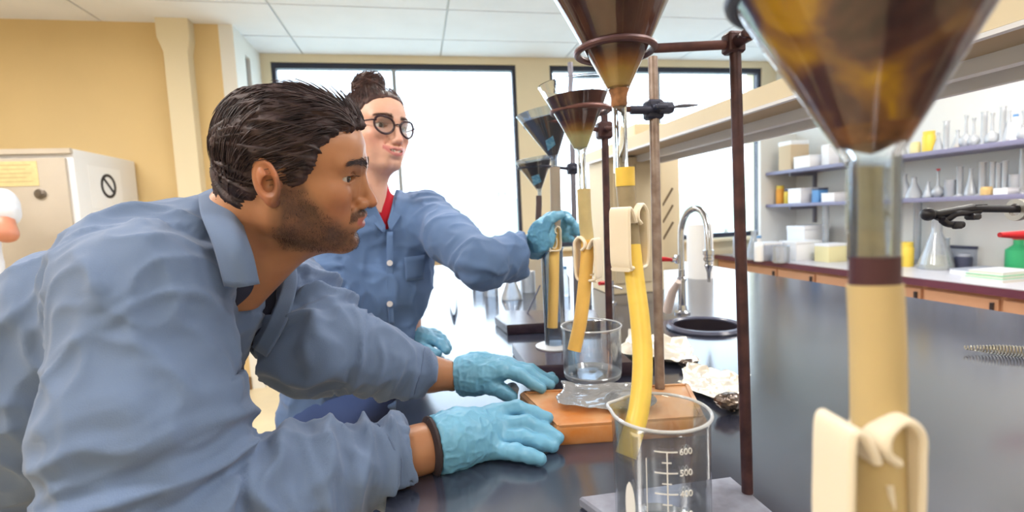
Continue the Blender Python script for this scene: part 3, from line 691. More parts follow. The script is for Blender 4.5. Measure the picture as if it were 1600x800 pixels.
# its ring and the ring stand that carries it, just past the right edge of the picture
rc = apN+np.array([.0, .0, .088])
rNs = np.array([rc[0]+.19, rc[1]-.02, rc[2]])
stN_ = thing('ring_stand', 'ring stand of the huge blurred funnel, mostly past the right edge', 'stand', (rNs[0], rNs[1], ZB))
mesh_obj('base_plate', boxd((rNs[0]-.09, rNs[1]-.06, ZB), (rNs[0]+.09, rNs[1]+.10, ZB+.014), .003), m_basek, stN_)
mesh_obj('rod', tubed([(rNs[0], rNs[1], ZB+.014), (rNs[0], rNs[1], rNs[2]+.08)], .0066, 14), m_rod, stN_)
clampboss(rNs, stN_, .014)
ring_part(rc, .0605, rNs, stN_, m_castb, .0045)

# ---------------------------------------------------------------- cup sink, gooseneck tap, paper roll
m_chr = M('brushed_chrome', (206, 212, 222), .18, metal=1.0)
m_cup = M('dark_cup_lining', (44, 38, 48), .35); m_lip = M('slate_cup_lip', (92, 96, 118), .25)
sk = thing('cup_sink', 'small oval cup sink with slate lip in front of the tap', 'sink', (CS[0], CS[1], ZB))
mesh_obj('lip', lathed([(RS-.006, -.004), (RS+.012, .0005), (RS+.014, .005), (RS+.008, .012), (RS-.002, .013), (RS-.008, .008)], 48, CS, closed=True), m_lip, sk)
mesh_obj('bowl', lathed([(RS-.007, .008), (RS-.012, -.05), (RS-.03, -.13), (.02, -.15), (.018, -.152), (RS-.03, -.134), (RS-.009, -.05), (RS-.004, .0)], 48, CS, closed=True), m_cup, sk)
tp = onZ(1066, 490, ZB); dt = -(CR.T @ (tp-CP))[2]
fa = thing('tap', 'chrome gooseneck laboratory tap with ribbed nozzle behind the cup sink', 'tap', tp)
dt2 = dt-.10
neck = [tp+[0, 0, .01], tp+[0, 0, .12]]+[P(a, b_, dt-.11*k) for k, (a, b_) in zip((0, .05, .2, .42, .66, .85, .95, 1.0), ((1064, 372), (1066, 350), (1073, 334), (1085, 326), (1097, 331), (1104, 350), (1106, 370), (1107, 392)))]
mesh_obj('spout', tubed(spline(neck, 8), .0105, 16), m_chr, fa)
mesh_obj('base_flange', lathed([(0, 0), (.026, 0), (.026, .006), (.016, .012), (.014, .03), (0, .03)], 28, tp), m_chr, fa)
mesh_obj('stem_column', lathed([(.0125, 0), (.0125, .10), (.016, .102), (.016, .112), (.0115, .116), (.0115, .14)], 24, tp+[0, 0, .01]), m_chr, fa)
e = P(1107, 392, dt2)
mesh_obj('nozzle', lathed([(.010, .004), (.017, .002), (.017, -.012), (.013, -.014), (.013, -.02), (.016, -.022), (.016, -.03), (.011, -.034), (.011, -.044), (.013, -.046), (.011, -.052), (.006, -.07), (.0045, -.10), (.0, -.10)], 24, e), m_chr, fa)
vp = P(1062, 405, dt)
mesh_obj('valve', join(tubed([vp, P(1048, 406, dt+.01)], .008, 12), boxd(P(1056, 412, dt)-[0, .01, 0], P(1062, 398, dt)+[0, .01, 0], .002)), m_chr, fa)
mesh_obj('red_handle', tubed([P(1050, 406, dt), P(1040, 405, dt), P(1030, 405, dt)], [.006, .008, .009], 12), M('red_plastic', (206, 36, 48), .35), fa)
# second tap body with red handle, left of the column
t2 = P(946, 430, 1.72); g2 = onZ(955, 474, ZB)
ft = thing('gas_tap', 'small bench gas tap with red lever left of the column', 'tap', g2)
mesh_obj('body', lathed([(0, 0), (.022, 0), (.022, .006), (.012, .01), (.012, .09), (.0, .092)], 20, g2), m_chr, ft)
mesh_obj('red_handle', tubed([g2+[-.012, 0, .08], g2+[-.05, -.01, .084]], [.007, .009], 12), MATS['red_plastic'], ft)
mesh_obj('nozzle', tubed([g2+[0, 0, .07], g2+[.03, -.04, .06]], [.006, .004], 12), m_chr, ft)
pr = thing('paper_roll', 'white paper roll standing behind the gooseneck tap', 'roll', onZ(1094, 436, ZB)); q = onZ(1094, 434, ZB)
mesh_obj('paper', lathed([(.02, 0), (.062, 0), (.062, .27), (.02, .27)], 40, q, closed=True), M('white_paper', (240, 242, 246), .8), pr)
mesh_obj('core', lathed([(.0185, .002), (.0195, .002), (.0195, .268), (.0185, .268)], 24, q, closed=True), M('card_core', (190, 160, 120), .8), pr)
# pale handle/bottle leaning by the tap (dispenser nozzle)
a = P(1042, 470, 1.62); bq = P(1060, 440, 1.55)
ls = tag(mesh_obj('squeeze_brush', tubed([(a[0], a[1], ZB+.016), (a+bq)/2, bq], [.016, .014, .009], 14), M('pale_pink_plastic', (220, 204, 198), .4)), 'pale plastic brush leaning beside the tap foot', 'brush')

# ---------------------------------------------------------------- crumpled foil
m_foil = M('aluminium_foil', (250, 244, 232), .38, metal=.85)
m_foild = M('dark_foil', (120, 108, 102), .3, metal=.9)
def foil(label, corners, h, seed, mat, n=34, amp=.010, zf=None, nm='foil_sheet', cat='foil'):
    zf = ZB if zf is None else zf
    rs = np.random.RandomState(seed); p = [onZ(a, b, zf) for a, b in corners]
    pts = rs.rand(46, 2); hh = rs.rand(46); V = []
    for i in range(n+1):
        for j in range(n+1):
            u, v_ = i/n, j/n; uu = u+.03*math.sin(9*v_+seed); vv = v_+.03*math.sin(8*u+seed)
            q = (p[0]*(1-uu)+p[1]*uu)*(1-vv)+(p[3]*(1-uu)+p[2]*uu)*vv
            d = np.hypot(pts[:, 0]-u, pts[:, 1]-v_); k = np.argsort(d)[:3]
            z = (hh[k[0]]*(1/(d[k[0]]+.03))+hh[k[1]]/(d[k[1]]+.03)+hh[k[2]]/(d[k[2]]+.03))/(1/(d[k[0]]+.03)+1/(d[k[1]]+.03)+1/(d[k[2]]+.03))
            z += .35*(d[k[1]]-d[k[0]])/.1
            edge = min(u, v_, 1-u, 1-v_)
            V.append((q[0], q[1], zf+.003+z*amp+h*math.exp(-(edge/.08)**2)*(.5+.5*hh[k[0]])))
    Fc = [(i*(n+1)+j, (i+1)*(n+1)+j, (i+1)*(n+1)+j+1, i*(n+1)+j+1) for i in range(n) for j in range(n)]
    o = mesh_obj(nm, (V, Fc), mat, smooth=True, sharp=22); sd = o.modifiers.new('thickness', 'SOLIDIFY'); sd.thickness = .0006
    return tag(o, label, cat)
foil('crumpled foil sheet behind the grey brown rod, edge turned up', [(962, 566), (1090, 580), (1075, 545), (985, 530)], .016, 2, m_foil)
foil('larger crumpled foil sheet spread behind the front beaker', [(1062, 612), (1165, 650), (1170, 600), (1072, 578)], .010, 5, m_foil)
foil('crumpled clear plastic film lying on the orange board', [(868, 640), (990, 650), (1000, 606), (880, 606)], .004, 8, thin_glass('clear_plastic_film', (246, 244, 242), .22, .16), 26, .004, zb+.001, 'plastic_film', 'film')
def lump(c, r, seed, sc_):
    v, f = sphered((0, 0, 0), 1, 16); rs = np.random.RandomState(seed)
    for k in range(60):
        d = rs.normal(size=3); d /= np.linalg.norm(d); t = v@d; lim = rs.uniform(.55, .9); v = np.where((t > lim)[:, None], v-np.outer(t-lim, d), v)
    v += rs.normal(0, .03, v.shape); return v*r*np.array(sc_)+np.array(c), f
for (px, py, r, s, lab) in ((1140, 645, .036, (1.1, .8, .62), 'dark crumpled foil ball beside the front beaker'), (1075, 575, .026, (1.3, .7, .5), 'small dark crumple of foil before the cup sink')):
    g = onZ(px, py, ZB); g[2] = ZB+r*s[2]*.9
    tag(mesh_obj('foil_ball', lump(g, r, px, s), m_foild, smooth=True, sharp=12), lab, 'foil')

# ---------------------------------------------------------------- conical tube lying on the bench, spring, retort clamp on the right
a = onZ(706, 418, ZB+.018); b = onZ(709, 492, ZB+.018); d = b-a; L = np.linalg.norm(d)
ct = thing('centrifuge_tube', 'pale blue conical tube lying on the bench beside the coat', 'tube', (a[0], a[1], ZB))
mesh_obj('tube_body', lathed([(0, L), (.004, L*.995), (.017, L*.86), (.0175, .012), (0, .012)], 24, a, axis=_n(d)), M('frosted_blue_plastic', (150, 180, 214), .3, trans=.5, ior=1.3), ct)
mesh_obj('cap', lathed([(0, 0), (.019, 0), (.019, .02), (0, .02)], 24, a-_n(d)*.012, axis=_n(d)), M('white_cap', (232, 236, 244), .4), ct)
a = onZ(1506, 543, ZB+.012); b = onZ(1640, 552, ZB+.012); n = 26; L = np.linalg.norm(b-a); q = []
dx = _n(b-a); sy = np.cross(dx, [0, 0, 1])
for i in range(n*14+1):
    t = i/(n*14); rr = .0035+.0075*min(1, t*2.2); an = 2*PI*n*t; q.append(a+dx*L*t+sy*rr*math.cos(an)+np.array([0, 0, 1])*rr*math.sin(an))
tag(mesh_obj('coil_spring', tubed(q, .0013, 6), M('bronze_spring', (176, 168, 150), .3, metal=.9)), 'long tapering metal coil lying on the bench at the right edge', 'spring')
dR = .86
rt = thing('retort_clamp', 'black retort clamp reaching in from the right edge', 'clamp', P(1560, 330, dR))
mesh_obj('arm', join(tubed([P(1515, 326, dR), P(1830, 329, dR)], .0065, 14), tubed([P(1446, 334, dR), P(1465, 335, dR), P(1520, 325, dR)], [.0095, .007, .0075], 12)), M('black_cast', (34, 34, 44), .4), rt)
mesh_obj('tip', sphered(P(1450, 335, dR), .0115, 8), MATS['black_cast'], rt)
mesh_obj('jaw', tubed(spline([P(1462, 338, dR), P(1478, 343, dR), P(1494, 334, dR-.005), P(1515, 332, dR), P(1530, 330, dR)], 5), .0058, 12), MATS['black_cast'], rt)
mesh_obj('jaw', join(tubed(spline([P(1472, 344, dR-.01), P(1482, 350, dR-.01), P(1504, 351, dR-.01)], 5), [.006]*11, 12), boxd(P(1487, 358, dR-.012)-[0, .006, 0], P(1505, 346, dR-.012)+[0, .006, 0], .003)), MATS['black_cast'], rt)
mesh_obj('thumb_screw', join(boxd(P(1512, 344, dR)-[0, .01, 0], P(1528, 333, dR)+[0, .01, 0], .003), boxd(P(1520, 322, dR)-[0, .004, 0], P(1545, 319, dR)+[0, .004, 0], .002)), MATS['black_cast'], rt)
mesh_obj('collar', lathed([(.011, -.004), (.019, -.004), (.019, .004), (.011, .004)], 28, P(1589, 328, dR), axis=_n(P(1680, 327, dR)-P(1515, 326, dR)), closed=True), M('collar_steel', (190, 184, 176), .3, metal=.8), rt)
cE = P(1800, 329, dR)
stE = thing('ring_stand', 'stand past the right edge carrying the black retort clamp', 'stand', (cE[0], cE[1], ZB))
mesh_obj('base_plate', boxd((cE[0]-.06, cE[1]-.06, ZB), (cE[0]+.12, cE[1]+.10, ZB+.012), .003), m_basek, stE)
mesh_obj('rod', tubed([(cE[0], cE[1]+.014, ZB+.012), (cE[0], cE[1]+.014, 1.75)], .0066, 14), m_rod, stE)
clampboss(cE+np.array([0, .004, 0]), stE, .015)
mesh_obj('red_grip', tubed([P(1562, 367, dR+.3), P(1600, 367, dR+.3), P(1650, 368, dR+.3)], [.006, .011, .011], 12), MATS['red_plastic'], stE)
# ================================================================== PEOPLE (implicit surfaces meshed with surface nets)
_LAT = np.random.RandomState(11).rand(32, 32, 32)
def vnoise(p):
    i = np.floor(p).astype(int); f = p-i; f = f*f*(3-2*f); i %= 32; j = (i+1) % 32
    x0, y0, z0 = i.T; x1, y1, z1 = j.T; fx, fy, fz = f.T
    def L(a, b, c): return _LAT[a, b, c]
    return (((L(x0, y0, z0)*(1-fx)+L(x1, y0, z0)*fx)*(1-fy)+(L(x0, y1, z0)*(1-fx)+L(x1, y1, z0)*fx)*fy)*(1-fz)
            + ((L(x0, y0, z1)*(1-fx)+L(x1, y0, z1)*fx)*(1-fy)+(L(x0, y1, z1)*(1-fx)+L(x1, y1, z1)*fx)*fy)*fz)*2-1
class SDF:
    def __init__(s, lo, hi, vox):
        s.lo = np.array(lo, float); s.vox = vox; s.n = np.ceil((np.array(hi, float)-s.lo)/vox).astype(int)+1
        s.D = np.full(s.n, .08, np.float32)
        s.ax = [s.lo[i]+np.arange(s.n[i])*vox for i in range(3)]
    def _box(s, lo, hi):
        a = np.clip(np.floor((np.array(lo)-s.lo)/s.vox).astype(int), 0, s.n-1); b = np.clip(np.ceil((np.array(hi)-s.lo)/s.vox).astype(int)+1, 1, s.n)
        if np.any(b <= a): return None, None
        sl = tuple(slice(a[i], b[i]) for i in range(3))
        X = s.ax[0][sl[0]][:, None, None]; Y = s.ax[1][sl[1]][None, :, None]; Z = s.ax[2][sl[2]][None, None, :]
        return sl, (X, Y, Z)
    def _mix(s, sl, d, k, op):
        D = s.D[sl]; d = d.astype(np.float32)
        if op == 'add':
            if k > 0: h = np.maximum(k-np.abs(D-d), 0)/k; s.D[sl] = np.minimum(D, d)-h*h*k/4
            else: s.D[sl] = np.minimum(D, d)
        else:
            d = -d
            if k > 0: h = np.maximum(k-np.abs(D-d), 0)/k; s.D[sl] = np.maximum(D, d)+h*h*k/4
            else: s.D[sl] = np.maximum(D, d)
    def cone(s, a, b, ra, rb, k=.01, op='add'):
        a = np.array(a, float); b = np.array(b, float); m = max(ra, rb)+k+2*s.vox
        sl, G = s._box(np.minimum(a, b)-m, np.maximum(a, b)+m)
        if sl is None: return
        ba = b-a; L2 = max(ba@ba, 1e-12); px, py, pz = G[0]-a[0], G[1]-a[1], G[2]-a[2]
        h = np.clip((px*ba[0]+py*ba[1]+pz*ba[2])/L2, 0, 1)
        d = np.sqrt((px-h*ba[0])**2+(py-h*ba[1])**2+(pz-h*ba[2])**2)-(ra+(rb-ra)*h)
        s._mix(sl, d, k, op)
    def chain(s, pts, rs, k=.01, op='add'):
        for i in range(len(pts)-1): s.cone(pts[i], pts[i+1], rs[i], rs[i+1], k, op)
    def ell(s, c, r, k=.01, op='add', R=None):
        c = np.array(c, float); r = np.array(r, float); m = r.max()+k+2*s.vox; sl, G = s._box(c-m, c+m)
        if sl is None: return
        p = [G[0]-c[0], G[1]-c[1], G[2]-c[2]]
        if R is not None: R = np.array(R, float); p = [p[0]*R[i][0]+p[1]*R[i][1]+p[2]*R[i][2] for i in range(3)]
        k0 = np.sqrt((p[0]/r[0])**2+(p[1]/r[1])**2+(p[2]/r[2])**2); k1 = np.sqrt((p[0]/r[0]**2)**2+(p[1]/r[1]**2)**2+(p[2]/r[2]**2)**2)+1e-9
        s._mix(sl, k0*(k0-1)/k1, k, op)
    def grid(s): return s.ax[0][:, None, None], s.ax[1][None, :, None], s.ax[2][None, None, :]
    def half(s, p, n, k=0.0):      # keep the side where (x-p).n < 0
        X, Y, Z = s.grid(); n = _n(n); d = ((X-p[0])*n[0]+(Y-p[1])*n[1]+(Z-p[2])*n[2]).astype(np.float32); s.D = np.maximum(s.D, d)
    def mesh(s, mirror_y=False):
        D = s.D; ax = [a.copy() for a in s.ax]
        if mirror_y:
            D = np.concatenate([D[:, :0:-1, :], D], axis=1); ax[1] = np.concatenate([-ax[1][:0:-1], ax[1]])
        return nets(D, (ax[0][0], ax[1][0], ax[2][0]), s.vox)
def nets(D, org, vox):
    D = np.pad(D, 1, constant_values=.08); ins = D < 0; nx, ny, nz = D.shape
    c = np.zeros((nx-1, ny-1, nz-1), np.int8)
    for i in (0, 1):
        for j in (0, 1):
            for k in (0, 1): c += ins[i:nx-1+i, j:ny-1+j, k:nz-1+k]
    act = (c > 0) & (c < 8); idx = np.argwhere(act); vid = np.full(act.shape, -1, np.int64); vid[act] = np.arange(len(idx))
    cor = [(i, j, k) for i in (0, 1) for j in (0, 1) for k in (0, 1)]
    val = np.stack([D[idx[:, 0]+a, idx[:, 1]+b, idx[:, 2]+e] for a, b, e in cor], 1)
    acc = np.zeros((len(idx), 3)); cnt = np.zeros(len(idx))
    for p in range(8):
        for q in range(p+1, 8):
            dd = np.array(cor[q])-np.array(cor[p])
            if np.abs(dd).sum() != 1: continue
            va, vb = val[:, p], val[:, q]; m = (va < 0) != (vb < 0)
            t = np.where(m, va/(np.where(m, va-vb, 1)), 0); pt = np.array(cor[p])[None]+t[:, None]*dd[None]
            acc += pt*m[:, None]; cnt += m
    V = (idx+acc/cnt[:, None]-1)*vox+np.array(org); F_ = []
    for a in range(3):
        b, e = (a+1) % 3, (a+2) % 3
        sA = [slice(None)]*3; sB = [slice(None)]*3; sA[a] = slice(0, D.shape[a]-1); sB[a] = slice(1, D.shape[a])
        for s_ in (b, e): sA[s_] = slice(1, D.shape[s_]-1); sB[s_] = slice(1, D.shape[s_]-1)
        A = ins[tuple(sA)]; B = ins[tuple(sB)]; m = A != B; w_ = np.argwhere(m); flip = B[m]
        w_[:, b] += 1; w_[:, e] += 1
        o = []
        for db, de in ((-1, -1), (0, -1), (0, 0), (-1, 0)):
            q = w_.copy(); q[:, b] += db; q[:, e] += de; o.append(vid[q[:, 0], q[:, 1], q[:, 2]])
        o = np.stack(o, 1); o[flip] = o[flip][:, ::-1]; F_.append(o)
    return V, np.vstack(F_)
def vnormals(V, F_):
    f = np.asarray(F_); n = np.cross(V[f[:, 2]]-V[f[:, 0]], V[f[:, 3]]-V[f[:, 1]]); N = np.zeros_like(V)
    for k in range(4): np.add.at(N, f[:, k], n)
    return N/(np.linalg.norm(N, axis=1, keepdims=True)+1e-12)
def smooth_v(V, F_, it=1, lam=.5):
    f = np.asarray(F_); e = np.vstack([f[:, [0, 1]], f[:, [1, 2]], f[:, [2, 3]], f[:, [3, 0]]]); e = np.vstack([e, e[:, ::-1]])
    for _ in range(it):
        A = np.zeros_like(V); c = np.zeros(len(V)); np.add.at(A, e[:, 0], V[e[:, 1]]); np.add.at(c, e[:, 0], 1)
        V = V+(A/np.maximum(c, 1)[:, None]-V)*lam
    return V
def color_attr(o, col, name='tone'):
    a = o.data.color_attributes.new(name, 'FLOAT_COLOR', 'POINT'); c = np.ones((len(col), 4), np.float32); c[:, :3] = col; a.data.foreach_set('color', c.ravel())
def attr_mat(name, rough, sss=0.0, bump=0.0, bscale=400, spec=.4, sheen=0, ssr=(1, .35, .2), sscale=.006):
    m = M(name, (200, 150, 120), rough, sss=sss, bump=bump, bscale=bscale, spec=spec, sheen=sheen, ssr=ssr); n = m.node_tree
    m.node_tree.nodes['Principled BSDF'].inputs['Subsurface Scale'].default_value = sscale
    at = n.nodes.new('ShaderNodeVertexColor'); at.layer_name = 'tone'; n.links.new(at.outputs[0], n.nodes['Principled BSDF'].inputs['Base Color']); return m
def strands(paths, r0, r1, mat, parent, name, sides=3):
    # paths (N,K,3) -> N thin tapering locks in one mesh
    Pp = np.asarray(paths, float); N, K, _ = Pp.shape; T = np.gradient(Pp, axis=1); T /= np.linalg.norm(T, axis=2, keepdims=True)+1e-12
    rnd = np.random.RandomState(N).normal(size=(N, 1, 3)); A = np.cross(T, rnd); A /= np.linalg.norm(A, axis=2, keepdims=True)+1e-12; B = np.cross(T, A)
    t = np.linspace(0, 1, K); rad = (r0+(r1-r0)*t)*np.minimum(1, .35+t*4); rad = rad[None, :, None]
    V = np.stack([Pp+rad*(math.cos(2*PI*s/sides)*A+math.sin(2*PI*s/sides)*B) for s in range(sides)], 2).reshape(-1, 3)
    base = (np.arange(N)[:, None, None]*K+np.arange(K-1)[None, :, None])*sides; s_ = np.arange(sides)[None, None, :]
    f = np.stack([base+s_, base+(s_+1) % sides, base+sides+(s_+1) % sides, base+sides+s_], -1).reshape(-1, 4)
    return mesh_obj(name, (V, f), mat, parent, sharp=None)

def fit_pose(L, px, R0, T0, it=40, dfix=None, wt=1.0, rg=8):
    # least squares pose of head landmarks seen in the photograph
    from mathutils import Euler
    x = np.zeros(7); x[3:6] = T0; x[6] = 1.0
    def rod(r):
        th = np.linalg.norm(r)
        if th < 1e-9: return np.eye(3)
        k = r/th; K = np.array([[0, -k[2], k[1]], [k[2], 0, -k[0]], [-k[1], k[0], 0]]); return np.eye(3)+math.sin(th)*K+(1-math.cos(th))*K@K
    def res(x):
        R = rod(x[:3])@R0; W = L*x[6]@R.T+x[3:6]; q = (W-CP)@CR; u = np.stack([800+FPX*q[:, 0]/-q[:, 2], 400-FPX*q[:, 1]/-q[:, 2]], 1)
        r = ((u-px)*wt).ravel(); reg = x[:3]*rg
        dd = -((x[3:6]-CP)@CR)[2]
        return np.concatenate([r, reg, [(dd-dfix)*900, (x[6]-1)*150]])
    for _ in range(it):
        r = res(x); J = np.stack([(res(x+np.eye(7)[i]*1e-5)-r)/1e-5 for i in range(7)], 1); x = x-np.linalg.lstsq(J.T@J+np.eye(7)*1e-3, J.T@r, rcond=None)[0]
    r = res(x); print('pose residual px', np.round(r[:-5].reshape(-1, 2), 1).tolist(), 'scale', x[6])
    return rod(x[:3])@R0, x[3:6], x[6]
def basis(fwd, up=(0, 0, 1)):
    f = _n(fwd); l = _n(np.cross(up, f)); u = np.cross(f, l); return np.stack([f, l, u], 1)     # columns: forward, left, up

def head_sdf(vox, g):
    s = SDF((-.115, 0, -.20), (.135, .10, .145), vox)
    jw = g.get('jaw', 1.0); w_ = g.get('w', 1.0)
    s.ell((-.006, 0, .039), (.087, .073*w_, .072), .01)
    s.ell((.040, 0, .042), (.0575, .060*w_, .062), .03)
    s.ell((.035, 0, -.028), (.052, .057*w_, .070), .03)
    s.cone((.000, .050*w_*jw, -.048), (.078, .015, -.082+g.get('cz', 0)), .015, .013, .035)          # jaw line
    s.cone((.000, .054*w_*jw, -.052), (-.004, .062*w_, .005), .014, .012, .03)
    s.ell((.083-g.get('chinx', 0), 0, -.082+g.get('cz', 0)), (.0185*g.get('chin', 1), .021, .0145), .016)
    s.ell((.058, .044*w_, -.010), (.026, .020, .018), .022)                              # cheekbone
    s.ell((.060, .030, -.036), (.022, .020, .022), .02)                                  # cheek
    s.cone((.088, .006, .0335), (.070, .046, .0340), .0098*g.get('brow', 1), .008, .014)
    s.ell((.1035, .036, .0155), (.0200, .020, .0125), .012, 'sub')                          # socket
    s.ell((.080, 0, -.045), (.026, .031, .026), .016)                                    # muzzle
    nl = g.get('nose', 1.0)
    s.ell((.086, 0, -.006), (.016, .015, .024), .012)                                    # nose body
    s.cone((.0885, 0, .028), (.0905+.002*nl, 0, .014), .0075, .0062, .010)
    s.cone((.0915+.002*nl, 0, .014), (.1040+.004*nl, 0, -.010), .0060, .0075, .008)
    s.ell((.1060+.004*nl, 0, -.0180), (.0108, .0100, .0088), .006)
    s.ell((.0985, .0125*g.get('ala', 1), -.0220), (.0110, .0066, .0080), .005)
    s.ell((.1035, .0062, -.0302), (.0055, .0030, .0032), .003, 'sub')
    s.cone((.0905, .020, -.020), (.078, .031, -.044), .0016, .0018, .010, 'sub')         # nasolabial fold
    sm = g.get('smile', 0.0)
    yc = .022+.011*sm; zc = -.0455+.0080*sm; xc = .083-.0045*sm
    s.chain([(.1045, .003, -.0375), (.1010, .012, -.0400), (xc, yc, zc)], [.0050-.0012*sm, .0045-.0010*sm, .0022], .006)
    s.chain([(.1010-.003*sm, 0, -.0535-.003*sm), (.0975-.003*sm, .012+.002*sm, -.0515-.001*sm), (xc-.001, yc, zc)], [.0064-.0014*sm, .0053-.001*sm, .0022], .006)
    if g.get('open', 0): s.chain([(.108, 0, -.0458), (.1035, .011, -.0452), (xc+.006, yc-.002, zc)], [.0022+.0010*sm, .0020+.0014*sm, .0010], .002, 'sub')
    else: s.chain([(.1105, 0, -.0455), (.1060, .012, -.0455), (xc+.007, yc, zc)], [.0018, .0016, .0012], .002, 'sub')
    s.ell((.1045, 0, -.0665), (.0085, .017, .0045), .008, 'sub')
    s.ell((.1095, 0, -.0325), (.0030, .0022, .005), .003, 'sub')                          # philtrum
    # eyelids around the eyeball
    s.ell((.0710, .0345, .0155), (.0141, .0150, .0141), .0045)
    s.ell((.0815, .0350, g.get('eyez', .0150)), (.0180, .0170, g.get('eyeo', .0050)), .0008, 'sub')
    s.ell((.0710, .0340, .0155), (.0122, .0122, .0122), .0, 'sub')
    s.chain([(.0865, .022, .0215), (.0840, .034, .0250), (.0755, .0470, .0205)], [.0010, .0011, .0009], .003, 'sub')        # lid crease
    # ear
    tilt = .40; ca, sa = math.cos(tilt), math.sin(tilt); R = np.array([[ca, 0, sa], [0, 1, 0], [-sa, 0, ca]]) @ np.array([[math.cos(.35), math.sin(.35), 0], [-math.sin(.35), math.cos(.35), 0], [0, 0, 1]])
    ey = .0745*w_+.003; ec = np.array([-.012, ey+.004, .001])
    s.ell(ec, (.0180, .0072, .0300), .005, 'add', R)
    s.ell(ec+[.0005, .0080, .003], (.0140, .0078, .0235), .0015, 'sub', R)
    s.ell(ec+[-.003, .0008, .002], (.0080, .0058, .0165), .0020, 'add', R)
    s.ell(ec+[.003, .0050, -.002], (.0075, .0105, .0105), .0015, 'sub')
    s.ell(ec+[.010, .001, -.0235], (.0085, .0045, .0090), .004)
    s.ell(ec+[.0145, -.001, -.003], (.005, .0050, .0065), .003)
    # neck
    nr = g.get('neck', .056)
    nd = np.array(g.get('neckdir', (-.30, 0, -1.0))); nd = nd/np.linalg.norm(nd)
    a = np.array([-.028, 0, -.03]); s.cone(a, a+nd*.24, nr*.95, nr*1.08, .03)
    s.cone((.030, 0, -.078), np.array([.0, 0, -.10])+nd*.10, .022, .03, .035)
    return s
def head_color(V, g):
    x, y, z = V.T; ay = np.abs(y); sk = np.array(lin(g['skin'])); red = np.array(lin(g['blush'])); lip = np.array(lin(g['lip']))
    C_ = np.tile(sk, (len(V), 1)); n1 = vnoise(V*60)*.5+vnoise(V*180)*.5
    def mixc(c, m): nonlocal C_; C_ = C_*(1-m[:, None])+np.array(c)[None]*m[:, None]
    G = lambda cx, cy, cz, r: np.exp(-(((x-cx)**2+(ay-cy)**2+(z-cz)**2)/r**2))
    mixc(red, .45*G(.075, .045, -.02, .025)+.4*G(.118, 0, -.016, .014)*np.ones(len(V)))
    mixc(red, .5*np.clip((ay-.078)/.006, 0, 1)*(np.abs(z) < .05))
    sm = g.get('smile', 0); yc = .0225+.011*sm; zc = -.0455+.0080*sm*np.clip(ay/.030, 0, 1)**2
    up = np.exp(-((z-(zc+.0062*(1-(ay/yc)**2)))/.0042)**4)*(ay < yc)*(x > .083); lo = np.exp(-((z-(zc-.0078*(1-(ay/yc)**2)))/.0050)**4)*(ay < yc)*(x > .083)
    mixc(lip, np.clip(np.maximum(up*.8, lo), 0, 1))
    if g.get('beard', 0):
        jl = np.clip((x+.012)/.02, 0, 1)*(z < .01)
        top = np.interp(x, [-.01, .03, .05, .07, .085, .10], [.02, .01, -.018, -.036, -.050, -.058])
        b = np.clip((top-z+.006*n1+.004)/.026, 0, 1)*jl*np.clip((z+.108)/.02, .25, 1)*np.clip((z+.125-.2*x)/.03, 0, 1)
        mu = np.exp(-((z+.0325+.35*np.clip(ay-.008, 0, 1))/.0078)**4)*(ay < .034)*(x > .070)
        lips = np.clip(up+lo, 0, 1); m = np.clip(np.maximum(b, mu*1.0)-lips, 0, 1)*(.72+.2*n1)
        mixc(lin((52, 38, 38)), np.clip(m, 0, .8)*g['beard'])
    mixc(lin(g['browc']), .55*np.exp(-((z-(.0375+.05*(ay-.02)*(ay < .045)))/.0045)**2)*((ay > .010) & (ay < .050)))
    mixc(sk*.6, .35*G(.085, .033, .015, .014))
    C_ *= (1+.05*n1)[:, None]
    return np.clip(C_, 0, 1)

